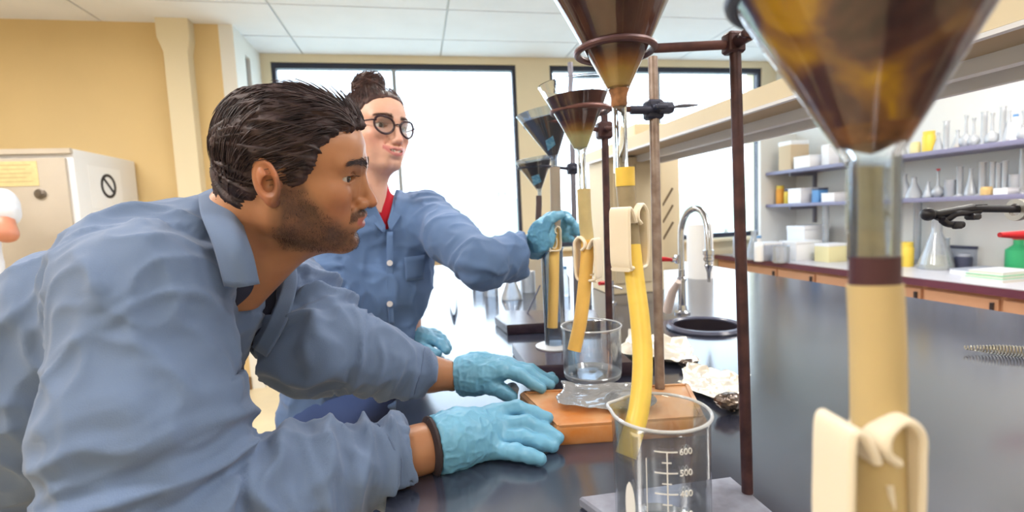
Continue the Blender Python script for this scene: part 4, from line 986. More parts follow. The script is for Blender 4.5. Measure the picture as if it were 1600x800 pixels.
def build_head(vox, g, R, T, parent):
    """returns world verts, faces, colours for the skin; adds eyes and brows to parent"""
    sc_ = g.get('scale', 1.0)
    s = head_sdf(vox, g); V, F_ = s.mesh(True); V = smooth_v(V, F_, 1, .35); C_ = head_color(V, g)
    W = lambda q: (np.asarray(q, float)*sc_)@R.T+T
    me = M('eye_white', (226, 222, 218), .12, spec=.6); mi = M(g.get('iris_name', 'dark_iris'), g.get('iris', (62, 38, 28)), .1, spec=.8)
    for sg, nm in ((1, 'eye'), (-1, 'eye')):
        c = np.array([.0710, .0340*sg, .0155]); gz = _n(g.get('gaze', (1, 0, -.02))); v, f = lathed([(math.sin(PI*i/24)*.0121, -math.cos(PI*i/24)*.0121) for i in range(25)], 32, (0, 0, 0), axis=gz)
        eo = mesh_obj(nm, (W(v+c), f), me, parent)
        v, f = lathed([(0, .01235), (.0022, .0123), (.0058, .0113), (.0060, .0109), (0, .0105)], 24, (0, 0, 0), axis=gz); mesh_obj('iris', (W(v+c), f), mi, eo)
        v, f = lathed([(0, .01255), (.0025, .0124), (.0026, .0120), (0, .012)], 20, (0, 0, 0), axis=gz); mesh_obj('pupil', (W(v+c), f), M('pupil_black', (10, 8, 10), .05), eo)
    rs = np.random.RandomState(5)
    mh = M(g['hair_name'], g['hairc'], .52, spec=.4, col2=g['hairc2'], scale=60, stretch=(1, 1, 1))
    # brows: short hairs laid outward along the brow ridge
    def surf(y, z):                 # x of the surface found on the mesh for |y|,z (front side)
        m = (np.abs(V[:, 1]-y) < .0035) & (np.abs(V[:, 2]-z) < .0035) & (V[:, 0] > .03)
        return V[m, 0].max() if m.any() else None
    for sg in (1, -1):
        P_ = []
        for k in range(230):
            t = rs.rand(); y = .010+.043*t; zc = g.get('browz', .0365)+.006*math.sin(t*2.2)-.004*t*t; z = zc+rs.normal(0, .0024*g.get('browt', 1)**.5*(1.15-.7*t)); x = surf(y, z)
            if x is None: continue
            d = np.array([-.25-.5*t, 1.0, .55*(1-t)-.35*t])*.0062; q = np.array([x+.0003, y, z]); P_.append([(q+d*u+np.array([.0006*math.sin(PI*u), 0, 0]))*[1, sg, 1] for u in (0, .5, 1)])
        strands(W(np.array(P_)), .00042*g.get('browt', 1), .00010, mh, parent, 'eyebrow')
        P_ = []
        for k in range(34):
            t = k/33; y = .035+(-.0125+.028*t); z = g.get('eyez', .015)+g.get('eyeo', .005)*math.sqrt(max(0, 1-((y-.035)/.0165)**2))*.9; x = surf(y, z+.0015)
            if x is None: continue
            q = np.array([x, y, z]); d = np.array([.004, .003*(t-.4), .0022]); P_.append([(q+d*u)*[1, sg, 1] for u in (0, .5, 1)])
        strands(W(np.array(P_)), .0003, .00008, mh, parent, 'eyelashes')
    return W(V), F_, C_, V, W, mh

def cloth_disp(V, N, bones, amp, seed=0.0, broad=.006):
    """wrinkles: folds wrap round each bone near the joints, plus broad soft folds"""
    best = np.full(len(V), 9.0); tt = np.zeros(len(V)); ang = np.zeros(len(V)); idb = np.zeros(len(V), int); Lb = np.ones(len(V))
    for i, (a, b, r, dens) in enumerate(bones):
        a = np.array(a); b = np.array(b); ba = b-a; L = np.linalg.norm(ba); h = np.clip((V-a)@ba/L**2, 0, 1); q = V-a-h[:, None]*ba; d = np.linalg.norm(q, axis=1)-r
        u = _n(np.cross(ba, (.2, .1, 1))); w_ = np.cross(ba/L, u); an = np.arctan2(q@w_, q@u); m = d < best
        best[m] = d[m]; tt[m] = (h*L)[m]; ang[m] = an[m]; idb[m] = i; Lb[m] = L
    dn = np.array([b[3] for b in bones])[idb]
    wrp = vnoise(V*9+seed)*1.1+vnoise(V*22+seed+5)*.35
    ph = tt*dn+1.1*np.sin(ang+idb)+wrp*2.2
    rid = 1-np.sqrt(np.sin(ph)**2+.03)
    rid = np.clip(rid, 0, 1)**1.5
    gate = np.clip(.25+.9*vnoise(V*7+seed+9)+.5*np.exp(-((Lb-tt)/.07)**2)+.25*np.exp(-(tt/.06)**2), 0, 1.2)
    ph2 = tt*dn*1.9-1.6*np.cos(ang)+wrp*3.1+2
    rid2 = np.clip(1-np.sqrt(np.sin(ph2)**2+.05), 0, 1)**1.5
    bro = vnoise(V*6.5+seed+3)
    fine = (1-np.abs(vnoise(V*26+seed)))**3*.5+(1-np.abs(vnoise(V*[14, 30, 14]+seed+7)))**4*.5
    return V+N*((rid*amp+rid2*amp*.4)*gate+bro*broad+(fine-.35)*amp*.55)[:, None]

def glove_mesh(name, segs, palm, parent, mat, vox=.0022, k=.006, seed=0, cut=None):
    pts = np.array([p for c in segs for p in c[0]]+[p for c in palm for p in c[0]]); mr = .05
    s = SDF(pts.min(0)-mr, pts.max(0)+mr, vox)
    for p, r in palm: s.chain(p, r, .022)
    for p, r in segs: s.chain(p, r, k)
    if cut is not None: s.half(*cut)
    V, F_ = s.mesh(); V = smooth_v(V, F_, 1, .4); N = vnormals(V, F_)
    # latex wrinkles across the back of the hand and the finger joints
    w1 = (1-np.abs(vnoise(V*[75, 75, 40]+seed)))**4; w2 = (1-np.abs(vnoise(V*130+seed+3)))**3
    wr = np.array(palm[0][0][0]); fade = np.clip(1.25-np.linalg.norm(V-wr, axis=1)/.14, .25, 1)
    w3 = (1-np.abs(vnoise(V@np.array([[60, 30, 0], [-30, 60, 0], [0, 0, 90]])+seed)))**5
    V = V+N*((w1*.0022+w3*.0018+w2*.0009)*fade)[:, None]
    return mesh_obj(name, (V, F_), mat, parent, sharp=None), V, N, F_

m_skin = attr_mat('skin', .40, sss=.12, bump=.05, bscale=900, spec=.6)
m_glove = M('nitrile_glove_blue', (106, 166, 200), .42, sss=.1, ssr=(.3, .7, 1), var=.05, scale=30, bump=.03, bscale=500, spec=.5)
m_coat = M('grey_blue_lab_coat', (98, 118, 152), .85, var=.05, scale=5, bump=.10, bscale=700, sheen=.15)
m_coatb = M('blue_lab_coat', (90, 118, 162), .85, var=.05, scale=5, bump=.10, bscale=700, sheen=.15)
m_stitch = M('coat_stitching', (92, 110, 142), .8)
m_navy = M('navy_undershirt', (50, 54, 74), .85); m_redt = M('red_tshirt', (190, 24, 44), .85)
def patch(name, rows, mat, parent, th=.0028, nu=6, nv=6, sub=None):
    """curved cloth patch through a grid of world points, thickened"""
    R_ = np.array([spline(r, nu) for r in rows]); C_ = np.array([spline(R_[:, j], nv) for j in range(R_.shape[1])]); a, b, _ = C_.shape
    V = C_.reshape(-1, 3); F_ = [(i*b+j, i*b+j+1, (i+1)*b+j+1, (i+1)*b+j) for i in range(a-1) for j in range(b-1)]
    o = mesh_obj(name, (V, F_), mat, parent, sharp=None); m = o.modifiers.new('thickness', 'SOLIDIFY'); m.thickness = th; m.offset = 0
    return o

# ------------------------------------------------------------------ THE MAN
gM = dict(skin=(172, 120, 86), blush=(176, 104, 76), lip=(176, 104, 96), browc=(60, 40, 34), beard=1.0, hair_name='black_brown_hair', hairc=(36, 27, 32), hairc2=(70, 54, 56),
          nose=1.25, ala=1.0, brow=1.15, jaw=1.02, neck=.057, neckdir=(-.55, 0, -.85), open=1, eyeo=.0046, eyez=.0152, gaze=(1, -.30, .03), browt=1.5, chin=1.0)
LM = np.array([(.1205, 0, -.0185), (.1065, 0, -.031), (.1095, 0, -.0385), (.107, 0, -.054), (.101, 0, -.082), (.0975, 0, .016), (.0715, -.0495, .0155), (.083, -.020, .015), (.083, -.022, -.0455),
               (.006, -.077, -.006), (-.025, -.080, .029), (.000, -.079, -.028), (.0975, 0, .035)])
LP = np.array([(589, 316), (571, 328), (571, 336), (566, 356), (560, 381), (573, 274), (520, 275), (555, 275), (537, 346), (444, 292), (404, 254), (432, 319), (572, 256)], float)
cz = np.array([1, -.14, 0]); R0 = basis(CR@cz, CR@np.array([0.12, 1, 0])); T0 = P(455, 285, .68)
RM, TM, SM = fit_pose(LM, LP, R0, T0, dfix=.675); gM['scale'] = SM
man = thing('person', 'bearded man in grey blue lab coat leaning over the bench with both gloved hands down', 'person', (-.95, .72, 0))
hV, hF, hC, hL, WM, mhM = build_head(.0014, gM, RM, TM, man)

# joints
SR = P(232, 466, .575); SL = P(452, 468, .86); NB = WM((-.155, 0, -.185))
ER = P(238, 834, .53); WR = P(652, 703, .70); HR = P(678, 696, .705)
EL = P(498, 534, .82); WL = P(668, 584, .90); HL = P(716, 588, .93)
lat = _n(SL-SR)
def off(p, d): return p+lat*d
B1 = P(278, 446, .71); B2 = P(125, 572, .74); B3 = P(0, 655, .78); B4 = P(-135, 715, .82)
C1 = P(302, 488, .71); C2 = P(200, 600, .72); C3 = P(90, 700, .76)
def torso_man(s, o):
    for p, q, r1, r2 in ((B1, B2, .086, .110), (B2, B3, .112, .125), (B3, B4, .125, .14)):
        for d in (-.07, .07): s.cone(off(p, d), off(q, d), r1+o, r2+o, .05)
    for d in (-.06, .06): s.chain([off(C1, d), off(C2, d), off(C3, d)], [.066+o, .086+o, .12+o], .05)
    s.cone(SR, B1, .066+o, .085+o, .05); s.cone(SL, B1, .064+o, .085+o, .05)
    s.cone(B1, NB, .075+o, .058+o, .05)
    if o == 0.0: s.cone(P(262, 402, .70), P(322, 386, .685), .076, .068, .04)
# body: torso and arms under the clothes, neck runs into the head mesh
s = SDF(P(-260, 900, .9)*0+np.array([-1.45, .25, .55]), (.05, 1.25, 1.45), .009)
torso_man(s, -.014); s.chain([SR, ER, WR, HR], [.050, .040, .029, .027], .03); s.chain([SL, EL, WL, HL], [.050, .038, .029, .0255], .03)
s.cone(HR, P(740, 680, .74), .026, .02, .02); s.cone(HL, P(760, 585, .92), .024, .018, .02)
bV, bF = s.mesh(); bV = smooth_v(bV, bF, 2, .5)
nb = len(hV); aV = np.vstack([hV, bV]); aF = np.vstack([hF, bF+nb]); aC = np.vstack([hC, np.tile(np.array(lin(gM['skin']))*.92, (len(bV), 1))])
body = mesh_obj('body', (aV, aF), m_skin, man, sharp=None); color_attr(body, aC)
# legs and dark trousers to the floor
hipc = B4+np.array([0, 0, -.05])
def legs(hip, fwd, parent, mat, shoe, spread=.1, reach=.0, zf=0):
    f = _n(np.array([fwd[0], fwd[1], 0])); l = np.array([-f[1], f[0], 0]); s = SDF(np.array([hip[0]-.4, hip[1]-.4, .03]), np.array([hip[0]+.4, hip[1]+.4, hip[2]+.15]), .014)
    feet = []
    for sg in (-1, 1):
        h = hip+l*sg*spread*.9; kx = hip+l*sg*spread+f*.06; kx[2] = hip[2]*.52; an = hip+l*sg*spread*1.1+f*(-.02+reach); an[2] = .09
        s.chain([h, kx, an], [.095, .062, .05], .03); feet.append(an)
    s.ell(hip, (.15, .15, .12), .04); V, F_ = s.mesh(); V = smooth_v(V, F_, 2); N = vnormals(V, F_)
    V = V+N*(vnoise(V*[16, 16, 9])*.006)[:, None]; mesh_obj('trousers', (V, F_), mat, parent, sharp=None)
    for an in feet:
        s = SDF(an-.16, an+[.16, .16, .06], .008); s.chain([an+[0, 0, -.04], an+f*.10+[0, 0, -.06]], [.036, .032], .02); s.half(an*[1, 1, 0]+[0, 0, .004], (0, 0, -1)); s.ell(an+f*.03+[0, 0, -.062], (.04, .04, .026), .02)
        V, F_ = s.mesh(); V[:, 2] = np.maximum(V[:, 2], .002); mesh_obj('shoe', (V, F_), shoe, parent, sharp=None)
m_trou = M('dark_trousers', (52, 50, 60), .85); m_shoe = M('dark_shoe', (40, 36, 38), .5)
legs(np.array([B4[0]-.02, B4[1], .86]), (1, 0, 0), man, m_trou, m_shoe)

# the lab coat
s = SDF((-1.45, .22, .60), (.06, 1.30, 1.48), .0045)
torso_man(s, .0)
s.chain([SR, SR+(ER-SR)*.5, ER], [.083, .088, .086], .04); s.chain([ER, ER+(WR-ER)*.5, WR-(WR-ER)*.08], [.082, .062, .047], .03)
s.chain([SL, EL], [.076, .070], .03); s.chain([EL, EL+(WL-EL)*.5, WL-(WL-EL)*.05], [.070, .056, .044], .03)
# lower front hanging below the chest
for d in (-.10, .0, .10): s.chain([off(P(60, 640, .76), d), off(P(40, 760, .78), d), off(P(20, 900, .80), d)], [.11, .115, .13], .05)
s.chain([B4, B4+np.array([-.02, 0, -.22])], [.15, .17], .05)
# neck opening and the open front
s.cone(NB+(WM((0, 0, -.1))-NB)*.42, WM((.01, 0, -.085)), .056, .066, .012, 'sub')
# cuffs: cut and hollow
def cuff(s, E, W_, r, L=.05):
    d = _n(W_-E); X, Y, Z = s.grid(); lo = W_-.12; hi = W_+.12
    sl, G = s._box(lo, hi); pl = ((G[0]-W_[0])*d[0]+(G[1]-W_[1])*d[1]+(G[2]-W_[2])*d[2]).astype(np.float32); s.D[sl] = np.maximum(s.D[sl], pl)
    s.cone(W_-d*L, W_+d*.05, r*.8, r, .004, 'sub')
cuff(s, ER, P(629, 718, .69), .047); cuff(s, EL, P(664, 584, .90), .036)
# V of the open coat: carve a shell through the cloth on the chest, polygon given in the chest's own lateral/down plane
def carve(s, poly_px, dn, df, depth):
    X, Y, Z = np.meshgrid(*s.ax, indexing='ij') if False else (None, None, None)
    g = s.D; idx = np.argwhere((g > -depth-.004) & (g < .03)); pts = s.lo+idx*s.vox; q = (pts-CP)@CR; u = 800+FPX*q[:, 0]/-q[:, 2]; v = 400-FPX*q[:, 1]/-q[:, 2]; dd = -q[:, 2]
    ins = np.zeros(len(u), bool); n = len(poly_px)
    for i in range(n):
        x1, y1 = poly_px[i]; x2, y2 = poly_px[(i+1) % n]; c = (y1 > v) != (y2 > v)
        ins ^= c & (u < (x2-x1)*(v-y1)/((y2-y1) if y2 != y1 else 1e-9)+x1)
    ins &= (dd > dn) & (dd < df); idx = idx[ins]; g[idx[:, 0], idx[:, 1], idx[:, 2]] = .01+0*g[idx[:, 0], idx[:, 1], idx[:, 2]]
cut_poly = [(398, 400), (404, 448), (408, 470), (403, 500), (380, 545), (352, 606), (372, 590), (405, 540), (424, 500), (440, 455), (452, 400)]
carve(s, cut_poly, .45, .95, .022)
V, F_ = s.mesh(); V = smooth_v(V, F_, 2, .5); N = vnormals(V, F_)
bonesM = [(SR, ER, .085, 62), (ER, P(629, 718, .69), .06, 70), (SL, EL, .07, 62), (EL, WL, .05, 75), (B1, B2, .15, 26), (B2, B4, .16, 22), (C1, C3, .12, 30)]
V = cloth_disp(V, N, bonesM, .021, 2.0, .006)
V = smooth_v(V, F_, 1, .4)
# keep the sleeves off the bench
m = (V[:, 0] > -.06) & (V[:, 2] < .927); V[m, 2] = .927
coat = mesh_obj('lab_coat', (V, F_), m_coat, man, sharp=None); coatV = V; coatN = vnormals(V, F_)

# dark undershirt under the open collar
s = SDF((-.75, .40, .80), (-.05, 1.05, 1.42), .007)
torso_man(s, -.011); s.cone(NB, NB+(WM((-.03, 0, -.11))-NB)*.55, .066, .064, .02); V, F_ = s.mesh(); V = smooth_v(V, F_, 2); N = vnormals(V, F_)
mesh_obj('undershirt', (V+N*(vnoise(V*24)*.002)[:, None], F_), m_navy, man, sharp=None)

# ---- hair: a swept shell with combed locks over it
def hair_shell(vox, g, infl, quiff, bound, W, mat, parent, name='hair', earcut=True, disp=None):
    s = SDF((-.145, 0, -.13), (.135, .115, .185), vox); w_ = g.get('w', 1.0)
    s.ell((-.006, 0, .039), (.087+infl[0], .073*w_+infl[1], .072+infl[2]), .01)
    s.ell((.040, 0, .042), (.0575+infl[3], .060*w_+infl[1]*.8, .062+infl[3]), .02)
    s.cone((-.035, 0, -.02), (-.045, 0, -.075), .058, .046, .03)
    for c, r in quiff: s.ell(c, r, .02)
    X, Y, Z = s.grid(); zz = s.ax[2]; xb = np.interp(zz, bound[0], bound[1])[None, None, :]; yb = np.interp(np.abs(s.ax[1]), [0, .03, .05, .08], g.get('hl_y', [-.0, .004, .0, 0]))[None, :, None]
    d = ((X-xb-yb)*.8).astype(np.float32)+0*s.D; h = np.maximum(.008-np.abs(s.D-d), 0)/.008; s.D = np.maximum(s.D, d)+h*h*.002
    s.D = np.maximum(s.D, (-(Z+.095)).astype(np.float32)+0*s.D)
    if earcut: s.ell((-.010, .088, .000), (.024, .022, .038), .006, 'sub')
    V, F_ = s.mesh(True); V = smooth_v(V, F_, 1, .4); N = vnormals(V, F_); V = V+N*disp(V)[:, None]
    o = mesh_obj(name, (W(V), F_), mat, parent, sharp=None); return o, V, N
bnd = ([-.13, -.10, -.085, -.06, -.045, -.034, -.030, -.015, .0, .02, .035, .05, .058, .066, .074, .082, .092, .12, .2], [-.075, -.066, -.052, -.040, -.032, -.026, .012, .016, .024, .034, .039, .045, .049, .054, .060, .076, .098, .125, .14])
def mdisp(V):
    a = np.arctan2(V[:, 1], V[:, 2]-.02); return (1-np.abs(vnoise(np.stack([V[:, 0]*16, a*9, V[:, 2]*14], 1))))**2*.006+(1-np.abs(vnoise(np.stack([V[:, 0]*26, a*26, V[:, 2]*22], 1))))**2*.003-.003
hair, hv, hn = hair_shell(.0022, gM, (.006, .008, .005, .004), [((.040, 0, .086), (.044, .050, .022)), ((-.01, 0, .084), (.07, .058, .028))], bnd, WM, mhM, man, disp=mdisp)
def comb(V, N, n, dirf, L, K, lift, seed, filt=None):
    rs = np.random.RandomState(seed); m = np.arange(len(V)) if filt is None else np.where(filt(V, N))[0]; idx = rs.choice(m, n); p = V[idx].copy(); nn = N[idx].copy(); P_ = [p-nn*.0015]
    st = L/(K-1)*rs.uniform(.6, 1.25, (n, 1)); jit = rs.normal(0, .10, (n, 3)); cen = np.array([-.006, 0, .045]); rad0 = None
    for k in range(K-1):
        d = dirf(p)+jit; nrm = (p-cen)/np.array([.105, .085, .10])**2; nrm /= np.linalg.norm(nrm, axis=1, keepdims=True)
        d = d-nrm*np.sum(d*nrm, 1, keepdims=True); d /= np.linalg.norm(d, axis=1, keepdims=True)+1e-9
        p = p+d*st+nrm*(lift*math.sin(PI*(k+.5)/(K-1)))/(K-1); P_.append(p.copy())
    return np.stack(P_, 1)
def mdir(p):
    x, y, z = p.T; front = np.clip((x-.02)/.08, 0, 1); side = np.clip(np.abs(y)/.07, 0, 1)
    bk = np.clip((-x-.02)/.05, 0, 1); return np.stack([-1.0+.8*bk, .25*np.sign(y)*side*(1-bk)+.35*front, .55*front*(1-side)-.55*side-1.1*bk], 1)
P1 = comb(hv, hn, 2600, mdir, .042, 7, .003, 3, filt=lambda v, n: (v[:, 2] > -.02) | ((v[:, 2] > -.06) & (n[:, 2] > -.3)))
P1 = P1[P1[:, -1, 2] > -.072]
strands(WM(P1), .0011, .0002, mhM, man, 'hair_locks')
# beard and moustache stubble
rs = np.random.RandomState(8); tone = hC.mean(1); dark = tone < np.array(lin(gM['skin'])).mean()*.72
cand = np.where(dark & (hL[:, 2] < -.005) & (hL[:, 0] > -.02) & (np.abs(hL[:, 1]) < .075) & ~((np.abs(hL[:, 1]) < .020) & (hL[:, 2] > -.060) & (hL[:, 2] < -.038)))[0]
NL = vnormals(hL, hF)
idx = rs.choice(cand, 7000); p = hL[idx]+rs.normal(0, .0006, (7000, 3)); d = NL[idx]*.55+np.array([.15, 0, -.9])+rs.normal(0, .22, (7000, 3)); d /= np.linalg.norm(d, axis=1, keepdims=True)
ln = rs.uniform(.0010, .0026, (7000, 1)); strands(WM(np.stack([p, p+d*ln*.5, p+d*ln], 1)), .00022, .00007, mhM, man, 'stubble')

# ---- gloves
def Q(px, py, d, zmin=None):
    q = P(px, py, d)
    if zmin is not None and q[2] < zmin: q = q.copy(); q[2] = zmin
    return q
r_ = .0108
wr = HR
pin = ([Q(768, 703, .722), Q(806, 706, .708, .933), Q(828, 712, .700, .931), Q(845, 717, .695, .930)], [.0118, .0108, .0098, .0085])
rng = ([Q(778, 684, .742), Q(818, 684, .738), Q(846, 692, .735), Q(864, 697, .734, .930)], [.0125, .0118, .0106, .0092])
mid = ([Q(780, 664, .758), Q(822, 661, .757), Q(850, 672, .752), Q(872, 684, .742, .934)], [.0128, .0120, .0108, .0094])
ind = ([Q(768, 645, .775), Q(808, 637, .783), Q(834, 645, .778), Q(856, 653, .768, .958)], [.0124, .0115, .0102, .0088])
thm = ([Q(720, 672, .748), Q(757, 660, .79), Q(790, 652, .812), Q(808, 655, .822, .932)], [.018, .0145, .0122, .0105])
palmR = [([wr, Q(718, 690, .715), Q(765, 698, .722)], [.0335, .031, .0165]), ([wr, Q(720, 676, .735), Q(770, 650, .772)], [.0335, .030, .0165]), ([Q(700, 688, .71), Q(778, 672, .752)], [.030, .017])]
cutR = (P(679, 693, .705), -_n(P(740, 680, .735)-HR))
gR, gv, gn, gf = glove_mesh('glove', [pin, rng, mid, ind, thm], palmR, man, m_glove, vox=.0020, seed=1, cut=cutR)
# far (left) hand
pinL = ([Q(800, 572, .965), Q(828, 578, .975), Q(850, 592, .975), Q(862, 600, .965, .958)], [.0115, .0105, .0096, .0085])
rngL = ([Q(796, 572, .945), Q(830, 578, .950), Q(852, 592, .948), Q(866, 602, .940, .959)], [.0122, .0112, .0102, .0090])
midL = ([Q(790, 573, .925), Q(826, 582, .925), Q(848, 597, .920), Q(860, 606, .915, .959)], [.0126, .0116, .0106, .0093])
indL = ([Q(783, 578, .905), Q(812, 586, .903), Q(832, 599, .900), Q(846, 608, .898, .959)], [.0124, .0115, .0104, .0092])
thmL = ([Q(742, 592, .915), Q(766, 602, .905), Q(786, 612, .905), Q(800, 620, .905, .934)], [.019, .0150, .0128, .0108])
palmL = [([HL, Q(748, 578, .935), Q(795, 572, .955)], [.0285, .027, .0165]), ([HL, Q(745, 590, .918), Q(782, 580, .905)], [.0285, .025, .016]), ([Q(740, 584, .925), Q(790, 574, .93)], [.027, .017])]
glove_mesh('glove', [pinL, rngL, midL, indL, thmL], palmL, man, m_glove, vox=.0020, seed=9, cut=(P(716, 588, .93), -_n(P(750, 584, .925)-HL)))
# black band between skin and glove on the near wrist; rolled glove cuffs
def oval_ring(c, axis, up, ra, rb, r, n=48, wob=0.0):
    ax = _n(axis); u = np.array(up, float); u = _n(u-ax*np.dot(u, ax)); v = np.cross(ax, u); a = np.linspace(0, 2*PI, n+1)
    return np.array([np.array(c)+u*ra*math.cos(t)+v*rb*math.sin(t)+ax*wob*math.sin(3*t) for t in a])
dR_ = _n(P(740, 680, .735)-HR)
q0 = oval_ring(HR-dR_*.004, dR_, (0, 0, 1), .0325, .0325, 0); V, Fc = tubed(q0, .0055, 10, cap=False, flat=1.9)
mesh_obj('black_wrist_band', (V, Fc), M('black_band', (52, 42, 46), .7), man)
q0 = oval_ring(HR+dR_*.004, dR_, (0, 0, 1), .0345, .0345, 0, wob=.001); mesh_obj('glove_cuff', tubed(q0, .0018, 8, cap=False), m_glove, gR)

# ---- collar and lapels of the near side, sewn on as cloth patches
DC = .0
col = [[P(310, 306, .650), P(334, 296, .67), P(354, 300, .68), P(366, 312, .70)],
       [P(314, 336, .60), P(342, 345, .595), P(366, 352, .60), P(382, 365, .615)],
       [P(335, 385, .575), P(356, 388, .570), P(376, 388, .575), P(394, 400, .59)],
       [P(352, 447, .575), P(372, 449, .572), P(388, 447, .575), P(404, 444, .59)]]
patch('collar', col, m_coat, man, .004)

# ------------------------------------------------------------------ THE WOMAN
gW = dict(skin=(226, 178, 158), blush=(220, 140, 128), lip=(196, 116, 116), browc=(84, 56, 48), hair_name='brown_hair', hairc=(52, 36, 40), hairc2=(88, 62, 58), w=.97, jaw=.86, chin=.80, chinx=.010, cz=.008, nose=1.0, ala=.85, brow=.75,
          neck=.046, neckdir=(.06, 0, -1.0), smile=1.0, open=1, eyeo=.0050, eyez=.0152, gaze=(1, -.12, -.05), iris=(84, 60, 46), iris_name='brown_iris', browt=.9, hl_y=[0, .002, -.004, -.010])
LW = np.array([(.1205, 0, -.0185), (.1065, 0, -.031), (.0975, 0, .018), (.083, -.034, .015), (.082, -.0275, -.040), (.105, 0, -.056), (.101, 0, -.085), (.006, -.075, 0.0), (.080, 0, .082)])
LPW = np.array([(625, 218), (620, 226), (621, 194), (600, 197), (596, 231), (615, 240), (612, 255), (556, 205), (605, 142)], float)
RW, TW, SW = fit_pose(LW, LPW, basis(CR@np.array([.81, -.07, .58]), CR@np.array([.06, 1, 0])), P(590, 200, 1.22), dfix=1.22, rg=70); gW['scale'] = SW*.985; TW = TW+np.array([.002, 0, -.005])
woman = thing('person', 'smiling woman with glasses, hair bun and blue lab coat holding a thin tube', 'person', (-.42, 1.25, 0))
wV, wF, wC, wL, WW, mhW = build_head(.0022, gW, RW, TW, woman)
NBw = WW((-.015, 0, -.165))
SRw = P(512, 352, 1.22); SLw = P(662, 338, 1.31); EWl = P(752, 412, 1.09); WWl = P(826, 396, 1.19); HWl = P(838, 384, 1.21)
EWr = P(520, 470, 1.16); WWr = P(622, 528, 1.27); HWr = P(634, 533, 1.285)
T1 = P(590, 370, 1.29); T2 = P(582, 455, 1.27); T3 = P(566, 560, 1.25); T4 = P(556, 640, 1.26)
lw = _n(SLw-SRw)
def torso_w(s, o):
    for d in (-.075, .075): s.chain([T1+lw*d, T2+lw*d*.8, T3+lw*d, T4+lw*d*1.15], [.088+o, .080+o, .085+o, .088+o], .05)
    s.cone(SRw, T1+[0, 0, .04], .056+o, .07+o, .04); s.cone(SLw, T1+[0, 0, .04], .052+o, .07+o, .04); s.cone(T1+[0, 0, .03], NBw, .07+o, .045+o, .05)
s = SDF((-.85, .80, .62), (.22, 1.62, 1.62), .009)
torso_w(s, -.012); s.chain([SRw, EWr, WWr, HWr], [.043, .035, .026, .024], .03); s.chain([SLw, EWl, WWl, HWl], [.043, .034, .026, .023], .03)
bV, bF = s.mesh(); bV = smooth_v(bV, bF, 2); nb = len(wV)
body = mesh_obj('body', (np.vstack([wV, bV]), np.vstack([wF, bF+nb])), m_skin, woman, sharp=None)
color_attr(body, np.vstack([wC, np.tile(np.array(lin(gW['skin'])), (len(bV), 1))]))
# teeth behind the smile
th_ = []
for k in range(-4, 5):
    a = k*.21; c = np.array([.0680+.0345*math.cos(a), .0300*math.sin(a), -.0435+.0010*abs(k)]); th_.append(sphered(c, 1, 6, (.0022, .0034, .0048)))
mesh_obj('teeth', (WW(join(*th_)[0]), join(*th_)[1]), M('tooth_white', (240, 232, 222), .2), woman)
legs(np.array([T4[0]-.02, T4[1]+.0, .80]), (.3, -.95, 0), woman, M('blue_jeans', (60, 80, 130), .85), m_shoe, .06)
# coat
s = SDF((-.90, .78, .40), (.24, 1.66, 1.56), .005)
torso_w(s, .004)
s.chain([SLw, SLw+(EWl-SLw)*.5, EWl], [.066, .060, .052], .03); s.chain([EWl, EWl+(WWl-EWl)*.6, WWl+(WWl-EWl)*.0], [.052, .050, .048], .02)
s.chain([SRw, EWr], [.064, .056], .03); s.chain([EWr, WWr], [.056, .042], .03)
bot = T4+np.array([-.02, 0, -.33])
for d in (-.075, 0, .075): s.chain([T3+lw*d, T4+lw*d, bot+lw*d*1.3], [.080, .085, .095], .05)
s.cone(NBw-(WW((0, 0, 0))-NBw)*.10, WW((-.0, 0, -.08)), .056, .062, .012, 'sub')
def cuff2(s, E, W_, r, L=.06):
    d = _n(W_-E); sl, G = s._box(W_-.13, W_+.13); pl = ((G[0]-W_[0])*d[0]+(G[1]-W_[1])*d[1]+(G[2]-W_[2])*d[2]).astype(np.float32); s.D[sl] = np.maximum(s.D[sl], pl)
    s.cone(W_-d*L, W_+d*.05, r*.8, r, .004, 'sub')
cuff2(s, EWl, WWl+_n(WWl-EWl)*.015, .044); cuff2(s, EWr, WWr, .034)
carve(s, [(566, 262), (578, 300), (590, 335), (605, 362), (613, 330), (622, 296), (634, 262)], 1.0, 1.45, .020)
V, F_ = s.mesh(); V = smooth_v(V, F_, 2, .5); N = vnormals(V, F_)
bonesW = [(SLw, EWl, .06, 70), (EWl, WWl, .055, 66), (SRw, EWr, .06, 70), (EWr, WWr, .05, 75), (T1, T2, .13, 26), (T2, T4, .15, 20), (T4, bot, .18, 12)]
V = cloth_disp(V, N, bonesW, .014, 12.0, .005)
m = (V[:, 0] > -.07) & (V[:, 2] < .925) & (V[:, 2] > .85); V[m, 2] = .925
m = (V[:, 0] > -.075) & (V[:, 2] <= .90); V[m, 0] = -.075
mesh_obj('lab_coat', (V, F_), m_coatb, woman, sharp=None)
s = SDF((-.60, .95, 1.00), (-.05, 1.60, 1.50), .006); torso_w(s, -.008); s.cone(NBw, NBw+(WW((0, 0, -.08))-NBw)*.30, .050, .049, .02); V, F_ = s.mesh(); V = smooth_v(V, F_, 2)
mesh_obj('red_tshirt', (V, F_), m_redt, woman, sharp=None)
